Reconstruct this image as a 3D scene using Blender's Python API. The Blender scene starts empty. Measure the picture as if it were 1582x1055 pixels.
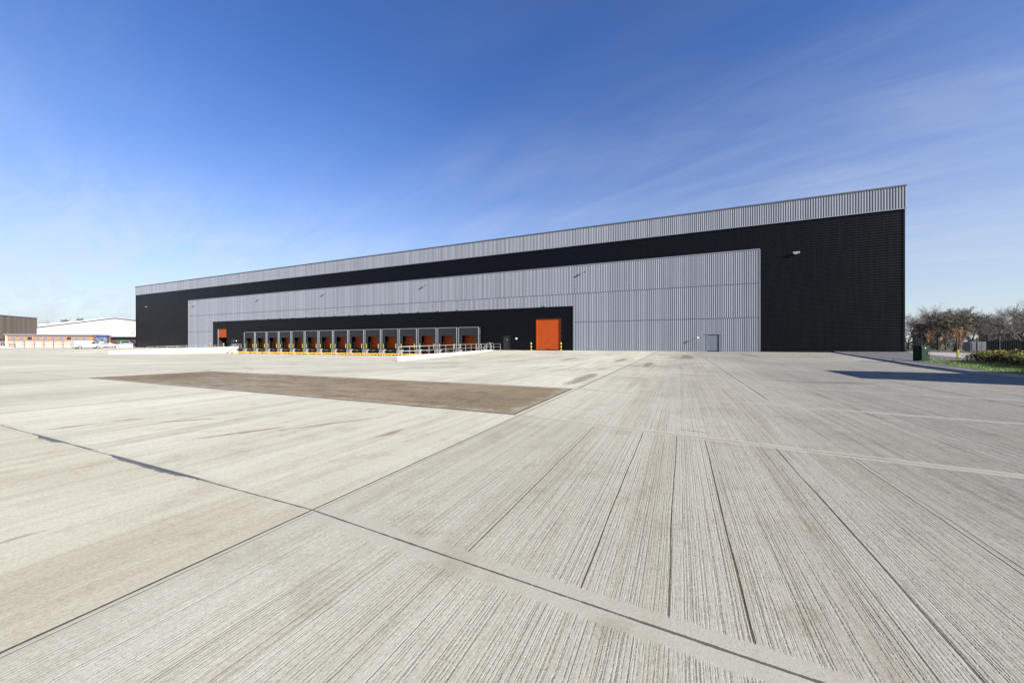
import bpy, math, random
from mathutils import Vector, Matrix
S = bpy.context.scene
COL = S.collection
R = math.radians
random.seed(7)

# ------------------------------------------------------------------ camera, world, sun, exposure
CX, CY, CZ = -23.1, -56.25, 0.95            # world axes: X along the warehouse front, Y into it
cd = bpy.data.cameras.new("camera")
cd.sensor_width = 36.0
cd.lens = 36.0 * 570.0 / 1582.0
cd.shift_y = 0.0029
cd.clip_start = 0.05
cd.clip_end = 6000
cam = bpy.data.objects.new("camera", cd)
COL.objects.link(cam)
cam.location = (CX, CY, CZ)
cam.rotation_euler = (R(90), 0, R(24.44))
S.camera = cam

SUN_AZ, SUN_EL = 108.0, 22.0                # azimuth clockwise from +Y
sd = Vector((math.sin(R(SUN_AZ)) * math.cos(R(SUN_EL)), math.cos(R(SUN_AZ)) * math.cos(R(SUN_EL)), math.sin(R(SUN_EL))))
ld = bpy.data.lights.new("sun", "SUN")
ld.energy = 5.0
ld.angle = R(0.5)
ld.color = (1.0, 0.95, 0.87)
sun = bpy.data.objects.new("sun", ld)
COL.objects.link(sun)
sun.rotation_euler = sd.to_track_quat('Z', 'Y').to_euler()
sun.location = (0, -60, 60)

S.view_settings.view_transform = 'Standard'
S.view_settings.look = 'None'
S.view_settings.gamma = 1
S.view_settings.exposure = 1.40


class NT:
    """small node-writing helper"""
    def __init__(s, tree): s.t = tree; s.n = tree.nodes; s.l = tree.links
    def put(s, sock, v):
        if isinstance(v, bpy.types.NodeSocket): s.l.new(v, sock)
        elif v is not None: sock.default_value = v
    def m(s, op, a, b=None, c=None, clamp=False):
        n = s.n.new('ShaderNodeMath'); n.operation = op; n.use_clamp = clamp
        s.put(n.inputs[0], a); s.put(n.inputs[1], b)
        if c is not None: s.put(n.inputs[2], c)
        return n.outputs[0]
    def mr(s, v, a, b, c=0.0, d=1.0, smooth=True):
        n = s.n.new('ShaderNodeMapRange'); n.interpolation_type = 'SMOOTHSTEP' if smooth else 'LINEAR'
        s.put(n.inputs[0], v); s.put(n.inputs[1], a); s.put(n.inputs[2], b); s.put(n.inputs[3], c); s.put(n.inputs[4], d)
        return n.outputs[0]
    def mix(s, f, a, b, mode='MIX'):
        n = s.n.new('ShaderNodeMix'); n.data_type = 'RGBA'; n.blend_type = mode
        s.put(n.inputs[0], f); s.put(n.inputs[6], a); s.put(n.inputs[7], b)
        return n.outputs[2]
    def noise(s, vec, scale=1.0, detail=3.0, rough=0.55, dist=0.0):
        n = s.n.new('ShaderNodeTexNoise'); n.noise_dimensions = '3D'
        s.put(n.inputs['Vector'], vec); s.put(n.inputs['Scale'], scale); s.put(n.inputs['Detail'], detail)
        s.put(n.inputs['Roughness'], rough); s.put(n.inputs['Distortion'], dist)
        return n.outputs[0]
    def comb(s, x, y, z=0.0):
        n = s.n.new('ShaderNodeCombineXYZ'); s.put(n.inputs[0], x); s.put(n.inputs[1], y); s.put(n.inputs[2], z)
        return n.outputs[0]
    def obj(s):
        n = s.n.new('ShaderNodeTexCoord'); return n.outputs['Object']
    def sep(s, v):
        n = s.n.new('ShaderNodeSeparateXYZ'); s.put(n.inputs[0], v); return n.outputs
    def bump(s, h, strength=0.5, dist=0.02, normal=None):
        n = s.n.new('ShaderNodeBump'); s.put(n.inputs['Strength'], strength); s.put(n.inputs['Distance'], dist)
        s.put(n.inputs['Height'], h)
        if normal is not None: s.put(n.inputs['Normal'], normal)
        return n.outputs[0]


def rgb(r, g, b): return (r, g, b, 1.0)
ALB = 0.76                                  # one reflectance scale for every painted or mineral surface


def new_mat(name):
    m = bpy.data.materials.new(name); m.use_nodes = True
    nt = NT(m.node_tree)
    p = next(n for n in m.node_tree.nodes if n.type == 'BSDF_PRINCIPLED')
    return m, nt, p


# sky: Nishita with thin cirrus laid over it by direction
W = bpy.data.worlds.new("World"); S.world = W; W.use_nodes = True
wn = NT(W.node_tree)
bg = next(n for n in W.node_tree.nodes if n.type == 'BACKGROUND')
sky = W.node_tree.nodes.new('ShaderNodeTexSky'); sky.sky_type = 'NISHITA'; sky.sun_disc = False
sky.sun_elevation = R(SUN_EL); sky.sun_rotation = R(SUN_AZ)
sky.altitude = 50; sky.air_density = 1.0; sky.dust_density = 0.35; sky.ozone_density = 3.0
hs = W.node_tree.nodes.new('ShaderNodeHueSaturation'); hs.inputs['Saturation'].default_value = 1.22
hs.inputs['Hue'].default_value = 0.517
hs.inputs['Value'].default_value = 1.25
wn.put(hs.inputs['Color'], sky.outputs[0])
tc = W.node_tree.nodes.new('ShaderNodeTexCoord')
dx, dy, dz = wn.sep(tc.outputs['Generated'])
zz = wn.m('ADD', wn.m('MAXIMUM', dz, 0.0), 0.12)
px, py = wn.m('DIVIDE', dx, zz), wn.m('DIVIDE', dy, zz)
# wisps drawn out along one wind direction
ca_, sa_ = math.cos(R(166)), math.sin(R(166))
u_ = wn.m('ADD', wn.m('MULTIPLY', px, ca_), wn.m('MULTIPLY', py, sa_))
v_ = wn.m('SUBTRACT', wn.m('MULTIPLY', py, ca_), wn.m('MULTIPLY', px, sa_))
fine = wn.noise(wn.comb(wn.m('MULTIPLY', u_, 0.9), wn.m('MULTIPLY', v_, 3.2)), 1.0, 8.0, 0.64, 1.1)
broad = wn.noise(wn.comb(wn.m('MULTIPLY', u_, 0.35), wn.m('MULTIPLY', v_, 0.8), 4.2), 1.0, 3.0, 0.5)
cl = wn.m('MULTIPLY', wn.mr(broad, 0.36, 0.72), wn.mr(fine, 0.05, 1.05))
haze_h = wn.m('POWER', wn.mr(dz, -0.02, 0.62, 1.0, 0.0, False), 2.2)
haze_h = wn.m('MULTIPLY', haze_h, wn.mr(broad, 0.1, 0.8, 0.70, 0.98))
skycol = wn.mix(haze_h, hs.outputs[0], rgb(4.0, 4.3, 5.0))
cl = wn.m('MULTIPLY', wn.m('MULTIPLY', cl, 0.5), wn.mr(dz, 0.25, 0.9, 1.0, 0.35), clamp=True)
soft = wn.noise(wn.comb(wn.m('MULTIPLY', u_, 0.28), wn.m('MULTIPLY', v_, 0.75), 11.0), 1.0, 6.0, 0.55, 0.5)
soft = wn.m('MULTIPLY', wn.mr(soft, 0.42, 0.72, 0.0, 0.30), wn.mr(dz, 0.06, 0.75, 1.0, 0.25))
west = wn.m('MULTIPLY', wn.mr(dx, -0.30, -0.95, 0.0, 0.75), wn.m('MULTIPLY', wn.mr(dz, 0.02, 0.42, 1.0, 0.0), wn.mr(fine, 0.38, 0.66, 0.25, 1.0)))
cl = wn.m('MAXIMUM', cl, wn.m('MAXIMUM', soft, west), clamp=True)
skycol = wn.mix(cl, skycol, rgb(4.7, 5.1, 5.7))
wn.put(bg.inputs['Color'], skycol)
bg.inputs['Strength'].default_value = 0.058

# ------------------------------------------------------------------ helpers
def tag(o, label=None, cat=None, group=None, kind=None):
    if label: o['label'] = label
    if cat: o['category'] = cat
    if group: o['group'] = group
    if kind: o['kind'] = kind
    return o


def empty(name, loc=(0, 0, 0), rz=0.0, label=None, cat=None, group=None):
    o = bpy.data.objects.new(name, None); COL.objects.link(o)
    o.location = loc; o.rotation_euler = (0, 0, rz); o.empty_display_size = 0.3
    return tag(o, label, cat, group)


class MB:
    def __init__(s): s.v = []; s.f = []; s.mi = []; s.k = 0
    def face(s, pts):
        b = len(s.v); s.v += [tuple(p) for p in pts]; s.f.append(tuple(range(b, b + len(pts)))); s.mi.append(s.k)
    def box(s, x0, x1, y0, y1, z0, z1):
        b = len(s.v)
        s.v += [(x0, y0, z0), (x1, y0, z0), (x1, y1, z0), (x0, y1, z0), (x0, y0, z1), (x1, y0, z1), (x1, y1, z1), (x0, y1, z1)]
        for q in ((0, 3, 2, 1), (4, 5, 6, 7), (0, 1, 5, 4), (1, 2, 6, 5), (2, 3, 7, 6), (3, 0, 4, 7)):
            s.f.append(tuple(b + i for i in q)); s.mi.append(s.k)
        return s
    def prism(s, prof, axis, a, b):
        """extrude a closed 2-D profile along axis ('x': profile is (y,z); 'y': (x,z); 'z': (x,y))"""
        def P(p, t):
            return (t, p[0], p[1]) if axis == 'x' else (p[0], t, p[1]) if axis == 'y' else (p[0], p[1], t)
        n = len(prof); o = len(s.v)
        s.v += [P(p, a) for p in prof] + [P(p, b) for p in prof]
        s.f.append(tuple(o + i for i in range(n))); s.mi.append(s.k)
        s.f.append(tuple(o + n + i for i in reversed(range(n)))); s.mi.append(s.k)
        for i in range(n):
            j = (i + 1) % n
            s.f.append((o + i, o + n + i, o + n + j, o + j)); s.mi.append(s.k)
        return s
    def tube(s, pts, r, sides=8, r2=None, cap=True):
        pts = [Vector(p) for p in pts]; n = len(pts); o = len(s.v)
        for i, p in enumerate(pts):
            d = (pts[min(i + 1, n - 1)] - pts[max(i - 1, 0)])
            if d.length < 1e-9: d = Vector((0, 0, 1))
            d.normalize()
            a = Vector((0, 0, 1)) if abs(d.z) < 0.9 else Vector((1, 0, 0))
            e1 = d.cross(a).normalized(); e2 = d.cross(e1)
            rr = r if r2 is None else r + (r2 - r) * i / max(1, n - 1)
            for k in range(sides):
                t = 2 * math.pi * k / sides
                s.v.append(tuple(p + e1 * (rr * math.cos(t)) + e2 * (rr * math.sin(t))))
        for i in range(n - 1):
            for k in range(sides):
                j = (k + 1) % sides
                s.f.append((o + i * sides + k, o + i * sides + j, o + (i + 1) * sides + j, o + (i + 1) * sides + k)); s.mi.append(s.k)
        if cap:
            s.f.append(tuple(o + k for k in reversed(range(sides)))); s.mi.append(s.k)
            s.f.append(tuple(o + (n - 1) * sides + k for k in range(sides))); s.mi.append(s.k)
        return s
    def cyl(s, c, r, axis, h, sides=16):
        c = Vector(c); a = {'x': Vector((1, 0, 0)), 'y': Vector((0, 1, 0)), 'z': Vector((0, 0, 1))}[axis]
        return s.tube([c - a * h / 2, c + a * h / 2], r, sides)
    def build(s, name, mats, parent=None, smooth=False, bevel=0.0):
        me = bpy.data.meshes.new(name); me.from_pydata(s.v, [], s.f)
        for m in (mats if isinstance(mats, (list, tuple)) else [mats]): me.materials.append(m)
        me.polygons.foreach_set('material_index', s.mi)
        if smooth: me.polygons.foreach_set('use_smooth', [True] * len(s.f))
        me.update()
        o = bpy.data.objects.new(name, me); COL.objects.link(o)
        if parent: o.parent = parent
        if bevel:
            b = o.modifiers.new('bevel', 'BEVEL'); b.width = bevel; b.segments = 2; b.limit_method = 'ANGLE'; b.angle_limit = R(40)
        return o


def kids(o): return [c for c in COL.objects if c.parent == o]


def copy_tree(o, parent=None):
    c = o.copy(); COL.objects.link(c); c.parent = parent
    for ch in list(o.children): copy_tree(ch, c)
    return c


CA, SA = 0.9105, 0.4138
def spot(bearing, depth):
    """ground position at a bearing (tangent in 1/570) and a depth from the camera station"""
    t = depth / 570.0; u = bearing - 791.0
    return Vector((CX + t * (CA * u - SA * 570), CY + t * (SA * u + CA * 570)))


def sstep(x): x = min(1.0, max(0.0, x)); return x * x * (3 - 2 * x)

XL, XR, TW = -124.5, -52.5, 23.3            # ramp walls either side of the dock apron, their length
def z_base(Y): return -0.4 * min(max(-Y, 0) / 56.0, 1.4)
def z_yard(X, Y):
    t = -Y; b = z_base(Y)
    if t <= 0: return 0.0
    if t <= TW:
        ramp = -0.93 * (t / TW) ** (1.0 if X < -90 else 0.8)
    else:
        ramp = -0.93 + (z_base(-50) + 0.93) * sstep((t - TW) / 26.0)
    if X > XR: w = 1 - sstep((X - XR - 2) / 24.0)
    elif X < XL: w = 1 - sstep((XL - X - 2) / 26.0)
    else: w = 1.0
    return b + (ramp - b) * w
def z_pit(X, Y): return -0.93 - 0.27 * (1 - min(1, -Y / TW))
def z_land(X, Y): return z_base(Y) + 0.11 - 0.6 * sstep((X - 2.0) / 10.0)

# ------------------------------------------------------------------ materials
def simple(name, col, rough=0.5, metal=0.0, var=0.12, scale=3.0, bump=0.0, spec=None):
    m, n, p = new_mat(name)
    nz = n.noise(n.obj(), scale, 4, 0.6)
    lo = tuple(c * ALB * (1 - var) for c in col[:3]) + (1,); hi = tuple(min(1, c * ALB * (1 + var)) for c in col[:3]) + (1,)
    n.put(p.inputs['Base Color'], n.mix(n.mr(nz, 0.3, 0.7), lo, hi))
    n.put(p.inputs['Roughness'], n.mr(nz, 0.2, 0.8, max(0, rough - 0.06), min(1, rough + 0.06)))
    p.inputs['Metallic'].default_value = metal
    if spec is not None: p.inputs['Specular IOR Level'].default_value = spec
    if bump: n.put(p.inputs['Normal'], n.bump(n.noise(n.obj(), scale * 12, 4, 0.6), 0.4, bump))
    return m

M = {}
def panel_mat(name, col, rough, var, sx, sz, metal=0.0, spec=0.5):
    """coated cladding: each sheet a shade of its own, faint streaks down the sheet"""
    m, n, p = new_mat(name)
    o = n.obj(); x, y, z = n.sep(o)
    wn_ = n.n.new('ShaderNodeTexWhiteNoise'); wn_.noise_dimensions = '3D'
    n.put(wn_.inputs['Vector'], n.comb(n.m('FLOOR', n.m('MULTIPLY', x, 1.0 / sx)), 0.0, n.m('FLOOR', n.m('MULTIPLY', z, 1.0 / sz))))
    st = n.noise(n.comb(n.m('MULTIPLY', x, 3.0), 0.0, n.m('MULTIPLY', z, 0.25)), 1.0, 4, 0.6)
    f = n.m('ADD', n.m('MULTIPLY', wn_.outputs[0], 0.6), n.m('MULTIPLY', st, 0.4))
    lo = tuple(c * ALB * (1 - var) for c in col[:3]) + (1,); hi = tuple(c * ALB * (1 + var) for c in col[:3]) + (1,)
    n.put(p.inputs['Base Color'], n.mix(f, lo, hi))
    n.put(p.inputs['Roughness'], n.mr(st, 0.2, 0.8, rough - 0.05, rough + 0.08))
    p.inputs['Metallic'].default_value = metal
    p.inputs['Specular IOR Level'].default_value = spec
    return m

M['silver'] = panel_mat('silver_cladding_sheet', (0.225, 0.243, 0.287), 0.55, 0.24, 0.25, 40, 0.05, 0.25)
M['silver_trim'] = simple('silver_flashing', (0.24, 0.258, 0.302), 0.4, 0.2, 0.06, 0.6)
M['dark_trim'] = simple('dark_grey_flashing', (0.09, 0.10, 0.13), 0.45, 0.1, 0.08, 0.6)
M['black'] = panel_mat('black_cladding_sheet', (0.003, 0.0036, 0.006), 0.36, 0.12, 60.0, 60.0, 0.0, 0.18)
M['roof'] = simple('roof_sheet', (0.35, 0.36, 0.38), 0.5, 0.1, 0.06, 0.4)
M['orange'] = simple('orange_door_paint', (0.42, 0.066, 0.009), 0.5, 0, 0.06, 0.8, 0, 0.2)
M['black_rubber'] = simple('black_canvas', (0.012, 0.013, 0.016), 0.7, 0, 0.2, 2.0)
M['curtain'] = simple('dark_curtain', (0.009, 0.012, 0.018), 0.62, 0, 0.25, 1.2)
M['void'] = simple('dark_interior', (0.01, 0.01, 0.011), 0.9, 0, 0.1, 1.0)
M['galv'] = simple('galvanised_steel', (0.36, 0.37, 0.39), 0.42, 0.35, 0.1, 6.0)
M['white'] = simple('white_paint', (0.82, 0.82, 0.80), 0.5, 0, 0.04, 2.0)
M['white_wall'] = simple('white_painted_concrete', (0.74, 0.73, 0.68), 0.75, 0, 0.07, 0.8, 0.004)
M['pier'] = simple('grey_concrete', (0.22, 0.22, 0.235), 0.85, 0, 0.15, 1.4, 0.004)
M['yellow'] = simple('yellow_paint', (0.50, 0.27, 0.012), 0.5, 0, 0.12, 4.0)
M['lemon'] = simple('lemon_yellow_plastic', (0.40, 0.31, 0.025), 0.5, 0, 0.08, 4.0)
M['black_paint'] = simple('black_paint', (0.015, 0.015, 0.015), 0.5, 0, 0.15, 4.0)
M['grey_door'] = simple('blue_grey_door_paint', (0.14, 0.155, 0.205), 0.45, 0, 0.06, 0.9)
M['glass'] = simple('dark_glass', (0.02, 0.025, 0.03), 0.08, 0, 0.1, 1.0, 0, 0.6)
M['lamp_glass'] = simple('pale_lamp_cover', (0.85, 0.86, 0.86), 0.25, 0, 0.03, 3.0)
M['green_cab'] = simple('dark_green_paint', (0.004, 0.024, 0.014), 0.5, 0, 0.15, 2.0, 0, 0.10)
M['rubber'] = simple('tyre_rubber', (0.02, 0.02, 0.02), 0.8, 0, 0.2, 6.0)
M['car_white'] = simple('white_car_paint', (0.58, 0.58, 0.58), 0.25, 0, 0.02, 1.0)
M['car_silver'] = simple('silver_blue_car_paint', (0.38, 0.42, 0.52), 0.25, 0.4, 0.03, 1.0)
M['truck_blue'] = simple('blue_lorry_paint', (0.010, 0.030, 0.13), 0.5, 0, 0.1, 1.0, 0, 0.2)
M['bark'] = simple('grey_brown_bark', (0.085, 0.068, 0.054), 0.9, 0, 0.3, 3.0)
M['twig'] = simple('brown_twigs', (0.15, 0.125, 0.108), 0.9, 0, 0.35, 0.8)
M['twig_gold'] = simple('golden_brown_twigs', (0.42, 0.25, 0.13), 0.85, 0, 0.3, 1.5)
M['twig_olive'] = simple('olive_twigs', (0.145, 0.122, 0.088), 0.9, 0, 0.35, 0.8)
M['evergreen'] = simple('dark_evergreen_leaf', (0.03, 0.045, 0.022), 0.8, 0, 0.4, 2.0)
M['fence_black'] = simple('black_fence_coating', (0.012, 0.014, 0.014), 0.5, 0, 0.1, 4.0)
M['kerb'] = simple('pale_kerb_concrete', (0.38, 0.37, 0.345), 0.85, 0, 0.1, 1.2, 0.004)
M['path'] = simple('pale_path_concrete', (0.37, 0.32, 0.285), 0.85, 0, 0.1, 0.7, 0.004)
M['leaf_yellow'] = simple('yellow_green_leaf', (0.27, 0.265, 0.035), 0.6, 0, 0.35, 6.0)
M['leaf_red'] = simple('dark_red_brown_leaf', (0.045, 0.022, 0.016), 0.6, 0, 0.4, 6.0)
M['blade'] = simple('grass_blade', (0.13, 0.22, 0.03), 0.7, 0, 0.4, 2.0)
M['blade2'] = simple('pale_grass_blade', (0.18, 0.21, 0.05), 0.7, 0, 0.4, 2.0)
M['roof_tile'] = simple('brown_roof_tile', (0.085, 0.062, 0.055), 0.85, 0, 0.25, 1.5)
M['red_dark'] = simple('dark_red_brick', (0.085, 0.04, 0.032), 0.9, 0, 0.3, 2.0)
M['green_bin'] = simple('green_skip_paint', (0.02, 0.16, 0.045), 0.5, 0, 0.15, 2.0)
M['navy_box'] = simple('dark_navy_box_paint', (0.005, 0.007, 0.011), 0.7, 0, 0.2, 0.6, 0, 0.1)
M['box_end'] = simple('pale_grey_box_paint', (0.22, 0.235, 0.25), 0.55, 0, 0.15, 0.8)


def brick_mat(name, c1, c2, mortar, sc):
    m, n, p = new_mat(name)
    b = n.n.new('ShaderNodeTexBrick')
    o = n.obj(); x, y, z = n.sep(o)
    n.put(b.inputs['Vector'], n.comb(n.m('ADD', x, y), z))
    b.inputs['Color1'].default_value = c1; b.inputs['Color2'].default_value = c2; b.inputs['Mortar'].default_value = mortar
    b.inputs['Scale'].default_value = sc; b.inputs['Mortar Size'].default_value = 0.012
    nz = n.noise(o, 1.2, 4, 0.6)
    n.put(p.inputs['Base Color'], n.mix(n.mr(nz, 0.25, 0.75, 0, 0.5), b.outputs[0], rgb(0.30, 0.18, 0.10), 'MULTIPLY'))
    p.inputs['Roughness'].default_value = 0.9
    return m
M['brick'] = brick_mat('orange_brick', rgb(0.22, 0.105, 0.06), rgb(0.28, 0.155, 0.085), rgb(0.30, 0.25, 0.20), 2.2)
M['brick_house'] = brick_mat('house_brick', rgb(0.12, 0.062, 0.042), rgb(0.15, 0.085, 0.055), rgb(0.15, 0.13, 0.11), 2.2)
M['brown_sheet'] = panel_mat('brown_cladding_sheet', (0.085, 0.064, 0.052), 0.65, 0.3, 1.1, 60)
M['white_sheet'] = panel_mat('white_cladding_sheet', (0.60, 0.60, 0.56), 0.55, 0.06, 1.0, 60)


def concrete_mat():
    m, n, p = new_mat('brushed_concrete')
    o = n.obj(); X, Y, Z = n.sep(o)
    wob = n.m('MULTIPLY', n.m('SUBTRACT', n.noise(o, 0.9, 3, 0.6), 0.5), 0.05)
    Xw = n.m('ADD', X, n.m('MULTIPLY', n.m('SUBTRACT', n.noise(n.comb(n.m('MULTIPLY', X, 0.6), n.m('MULTIPLY', Y, 0.5)), 1.0, 2, 0.5), 0.5), 0.05))
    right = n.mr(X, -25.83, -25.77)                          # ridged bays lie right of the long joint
    # base tone
    big = n.noise(n.comb(n.m('MULTIPLY', X, 0.25), n.m('MULTIPLY', Y, 0.11)), 1.0, 4, 0.55)
    fineg = n.noise(o, 38, 4, 0.7)
    speck = n.noise(o, 140, 2, 0.5)
    streak = n.noise(n.comb(n.m('MULTIPLY', X, 5.5), n.m('MULTIPLY', Y, 0.22)), 1.0, 5, 0.62)
    streak2 = n.noise(n.comb(n.m('MULTIPLY', X, 1.6), n.m('MULTIPLY', Y, 0.16), 3.3), 1.0, 4, 0.6)
    leftcol = n.mix(n.mr(big, 0.3, 0.7), rgb(0.70, 0.67, 0.545), rgb(0.86, 0.83, 0.69))
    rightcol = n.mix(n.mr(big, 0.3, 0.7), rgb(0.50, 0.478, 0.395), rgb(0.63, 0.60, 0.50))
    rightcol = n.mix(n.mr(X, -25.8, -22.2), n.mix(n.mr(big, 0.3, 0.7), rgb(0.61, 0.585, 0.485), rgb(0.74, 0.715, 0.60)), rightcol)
    rightcol = n.mix(n.mr(X, -24.5, -18.0), rightcol, n.mix(n.mr(big, 0.3, 0.7), rgb(0.38, 0.368, 0.325), rgb(0.46, 0.445, 0.40)))  # shading across the yard painted in: concrete darker and greyer towards the right
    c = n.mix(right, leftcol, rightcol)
    c = n.mix(n.mr(streak, 0.40, 0.75, 0.0, 0.5), c, rgb(0.70, 0.66, 0.57), 'MULTIPLY')
    c = n.mix(n.m('MULTIPLY', n.mr(streak2, 0.50, 0.78), n.mr(right, 0, 1, 0.42, 0.22)), c, rgb(0.30, 0.245, 0.17))
    nearleft = n.m('MULTIPLY', n.m('SUBTRACT', 1.0, right), n.mr(Y, -54.25, -54.15, 1.0, 0.0))
    c = n.mix(n.m('MULTIPLY', nearleft, n.mr(streak2, 0.25, 0.65, 0.45, 1.0)), c, rgb(0.94, 0.925, 0.88), 'MULTIPLY')
    # one shade per slab
    tilt = n.m('ADD', 0.07, n.m('MULTIPLY', n.m('ADD', Y, 54.2), 0.0195))
    tilt = n.m('MINIMUM', n.m('MAXIMUM', tilt, 0.05), 0.24)
    dxr = n.m('MINIMUM', n.m('MAXIMUM', n.m('ADD', X, 25.8), 0.0), 12.0)
    Yt = n.m('ADD', Y, n.m('MULTIPLY', dxr, tilt))
    ky = n.m('MULTIPLY', n.m('ADD', Yt, 54.2), 1 / 4.2); kx = n.m('MULTIPLY', n.m('ADD', X, 25.8), 1 / 4.55)
    wn_ = n.n.new('ShaderNodeTexWhiteNoise'); wn_.noise_dimensions = '2D'
    n.put(wn_.inputs['Vector'], n.comb(n.m('FLOOR', kx), n.m('FLOOR', ky)))
    c = n.mix(n.m('MULTIPLY', wn_.outputs[0], 0.22), c, rgb(0.62, 0.61, 0.59), 'MULTIPLY')
    # brown oil smears, long and thin
    sm = n.noise(n.comb(n.m('MULTIPLY', X, 2.6), n.m('MULTIPLY', Y, 0.55), 9.1), 1.0, 4, 0.55)
    smm = n.m('MULTIPLY', n.mr(sm, 0.665, 0.73), n.mr(X, -27.0, -26.2, 1.0, 0.15))
    c = n.mix(n.m('MULTIPLY', smm, 0.6), c, rgb(0.24, 0.165, 0.085))
    for (x0, y0, lx, ly, rot) in ((-29.1, -52.85, 0.07, 0.62, -0.42), (-30.9, -52.7, 0.06, 0.42, -0.7), (-28.4, -51.9, 0.05, 0.9, -0.45), (-31.9, -53.1, 0.05, 0.25, -0.6)):
        ax = n.m('SUBTRACT', X, x0); ay = n.m('SUBTRACT', Y, y0)
        ua = n.m('ADD', n.m('MULTIPLY', ax, math.cos(rot)), n.m('MULTIPLY', ay, math.sin(rot)))
        va = n.m('SUBTRACT', n.m('MULTIPLY', ay, math.cos(rot)), n.m('MULTIPLY', ax, math.sin(rot)))
        d = n.m('ADD', n.m('POWER', n.m('DIVIDE', ua, lx), 2.0), n.m('POWER', n.m('DIVIDE', va, ly), 2.0))
        d = n.m('ADD', d, n.m('MULTIPLY', n.m('SUBTRACT', n.noise(o, 7, 4, 0.65), 0.5), 2.6))
        c = n.mix(n.m('MULTIPLY', n.mr(d, 0.3, 1.3, 1.0, 0.0), 0.62), c, rgb(0.25, 0.165, 0.08))
    # dark patches of old wet further out
    wet = n.noise(n.comb(n.m('MULTIPLY', X, 0.13), n.m('MULTIPLY', Y, 0.36), 2.0), 1.0, 5, 0.6)
    wm = n.m('MULTIPLY', n.mr(wet, 0.63, 0.72), n.mr(Y, -47, -40))
    c = n.mix(n.m('MULTIPLY', wm, 0.6), c, rgb(0.15, 0.128, 0.10))
    wet2 = n.noise(n.comb(n.m('MULTIPLY', X, 0.32), n.m('MULTIPLY', Y, 0.12), 17.0), 1.0, 5, 0.65)
    c = n.mix(n.m('MULTIPLY', n.m('MULTIPLY', n.mr(wet2, 0.57, 0.68), n.mr(Y, -46, -38)), 0.45), c, rgb(0.20, 0.175, 0.14))
    # brushed ridges run away from the viewer, along Y
    def tine(cells, seed, keep, wlo, whi, wander):
        """parallel grooves: one per cell across X, each with its own width and presence, breaking off along Y"""
        xx = n.m('ADD', n.m('MULTIPLY', n.m('ADD', X, n.m('MULTIPLY', wander, 1.0)), cells), seed)
        k = n.m('FLOOR', xx); fr = n.m('FRACT', xx)
        w1 = n.n.new('ShaderNodeTexWhiteNoise'); w1.noise_dimensions = '1D'; n.put(w1.inputs['W'], k)
        ra, rb, rc = n.sep(w1.outputs['Color'])
        along = n.noise(n.comb(n.m('MULTIPLY', k, 3.7), n.m('MULTIPLY', Y, 0.75), seed), 1.0, 3, 0.6)
        wid = n.m('MULTIPLY', n.m('ADD', wlo, n.m('MULTIPLY', ra, whi - wlo)), n.mr(along, 0.3, 0.7, 0.55, 1.25))
        d = n.m('ABSOLUTE', n.m('SUBTRACT', fr, n.m('ADD', 0.35, n.m('MULTIPLY', rc, 0.3))))
        prof = n.mr(d, n.m('MULTIPLY', wid, 0.45), wid, 1.0, 0.0)
        amp = n.m('MULTIPLY', n.mr(rb, 1.0 - keep, 1.0 - keep * 0.55), n.mr(along, 0.30, 0.55, 0.35, 1.0))
        return n.m('MULTIPLY', prof, amp)
    wan = n.m('MULTIPLY', n.m('SUBTRACT', n.noise(n.comb(n.m('MULTIPLY', X, 0.7), n.m('MULTIPLY', Y, 1.6)), 1.0, 3, 0.55), 0.5), 0.012)
    wan = n.m('ADD', wan, n.m('MULTIPLY', n.m('SUBTRACT', n.noise(o, 55, 3, 0.6), 0.5), 0.006))
    t1 = tine(52.0, 0.0, 0.95, 0.16, 0.34, wan)
    t2 = tine(23.0, 7.3, 0.55, 0.07, 0.17, wan)
    t3 = tine(5.3, 3.1, 0.45, 0.012, 0.032, wan)
    rag = n.mr(n.noise(o, 75, 3, 0.65), 0.36, 0.58, 0.25, 1.0)
    t1 = n.m('MULTIPLY', t1, rag); t2 = n.m('MULTIPLY', t2, n.mr(rag, 0.25, 1.0, 0.55, 1.0))
    g0 = n.mr(n.noise(n.comb(n.m('MULTIPLY', X, 150), n.m('MULTIPLY', Y, 5.0), 2), 1.0, 3, 0.6), 0.50, 0.70)
    t1 = n.m('MAXIMUM', t1, n.m('MULTIPLY', g0, 0.75))
    gr = n.m('MAXIMUM', n.m('MULTIPLY', t1, 0.78), n.m('MAXIMUM', n.m('MULTIPLY', t2, 0.95), n.m('MULTIPLY', t3, 1.15)))
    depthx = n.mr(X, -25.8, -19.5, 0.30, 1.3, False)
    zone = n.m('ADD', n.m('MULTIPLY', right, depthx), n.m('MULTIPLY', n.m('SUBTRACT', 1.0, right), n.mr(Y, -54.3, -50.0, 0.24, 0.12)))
    # trowelled margin along joints
    fy = n.m('MULTIPLY', n.m('ABSOLUTE', n.m('SUBTRACT', n.m('FRACT', n.m('ADD', ky, 0.5)), 0.5)), 4.2)
    fx = n.m('MULTIPLY', n.m('ABSOLUTE', n.m('SUBTRACT', n.m('FRACT', n.m('ADD', kx, 0.5)), 0.5)), 4.55)
    nearr = n.mr(Y, -46, -38, 1.0, 0.35)
    edge = n.m('MULTIPLY', n.m('SUBTRACT', n.noise(o, 11, 4, 0.65), 0.5), 0.045)
    marg = n.mr(n.m('ADD', fy, n.m('MULTIPLY', edge, 1.5)), 0.095, 0.125, 1.0, 0.0)
    dL4 = n.m('ABSOLUTE', n.m('ADD', X, 25.8))
    margx = n.mr(n.m('ADD', dL4, edge), 0.07, 0.085, 1.0, 0.0)
    marg = n.m('MAXIMUM', n.m('MULTIPLY', marg, nearr), margx)
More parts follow.
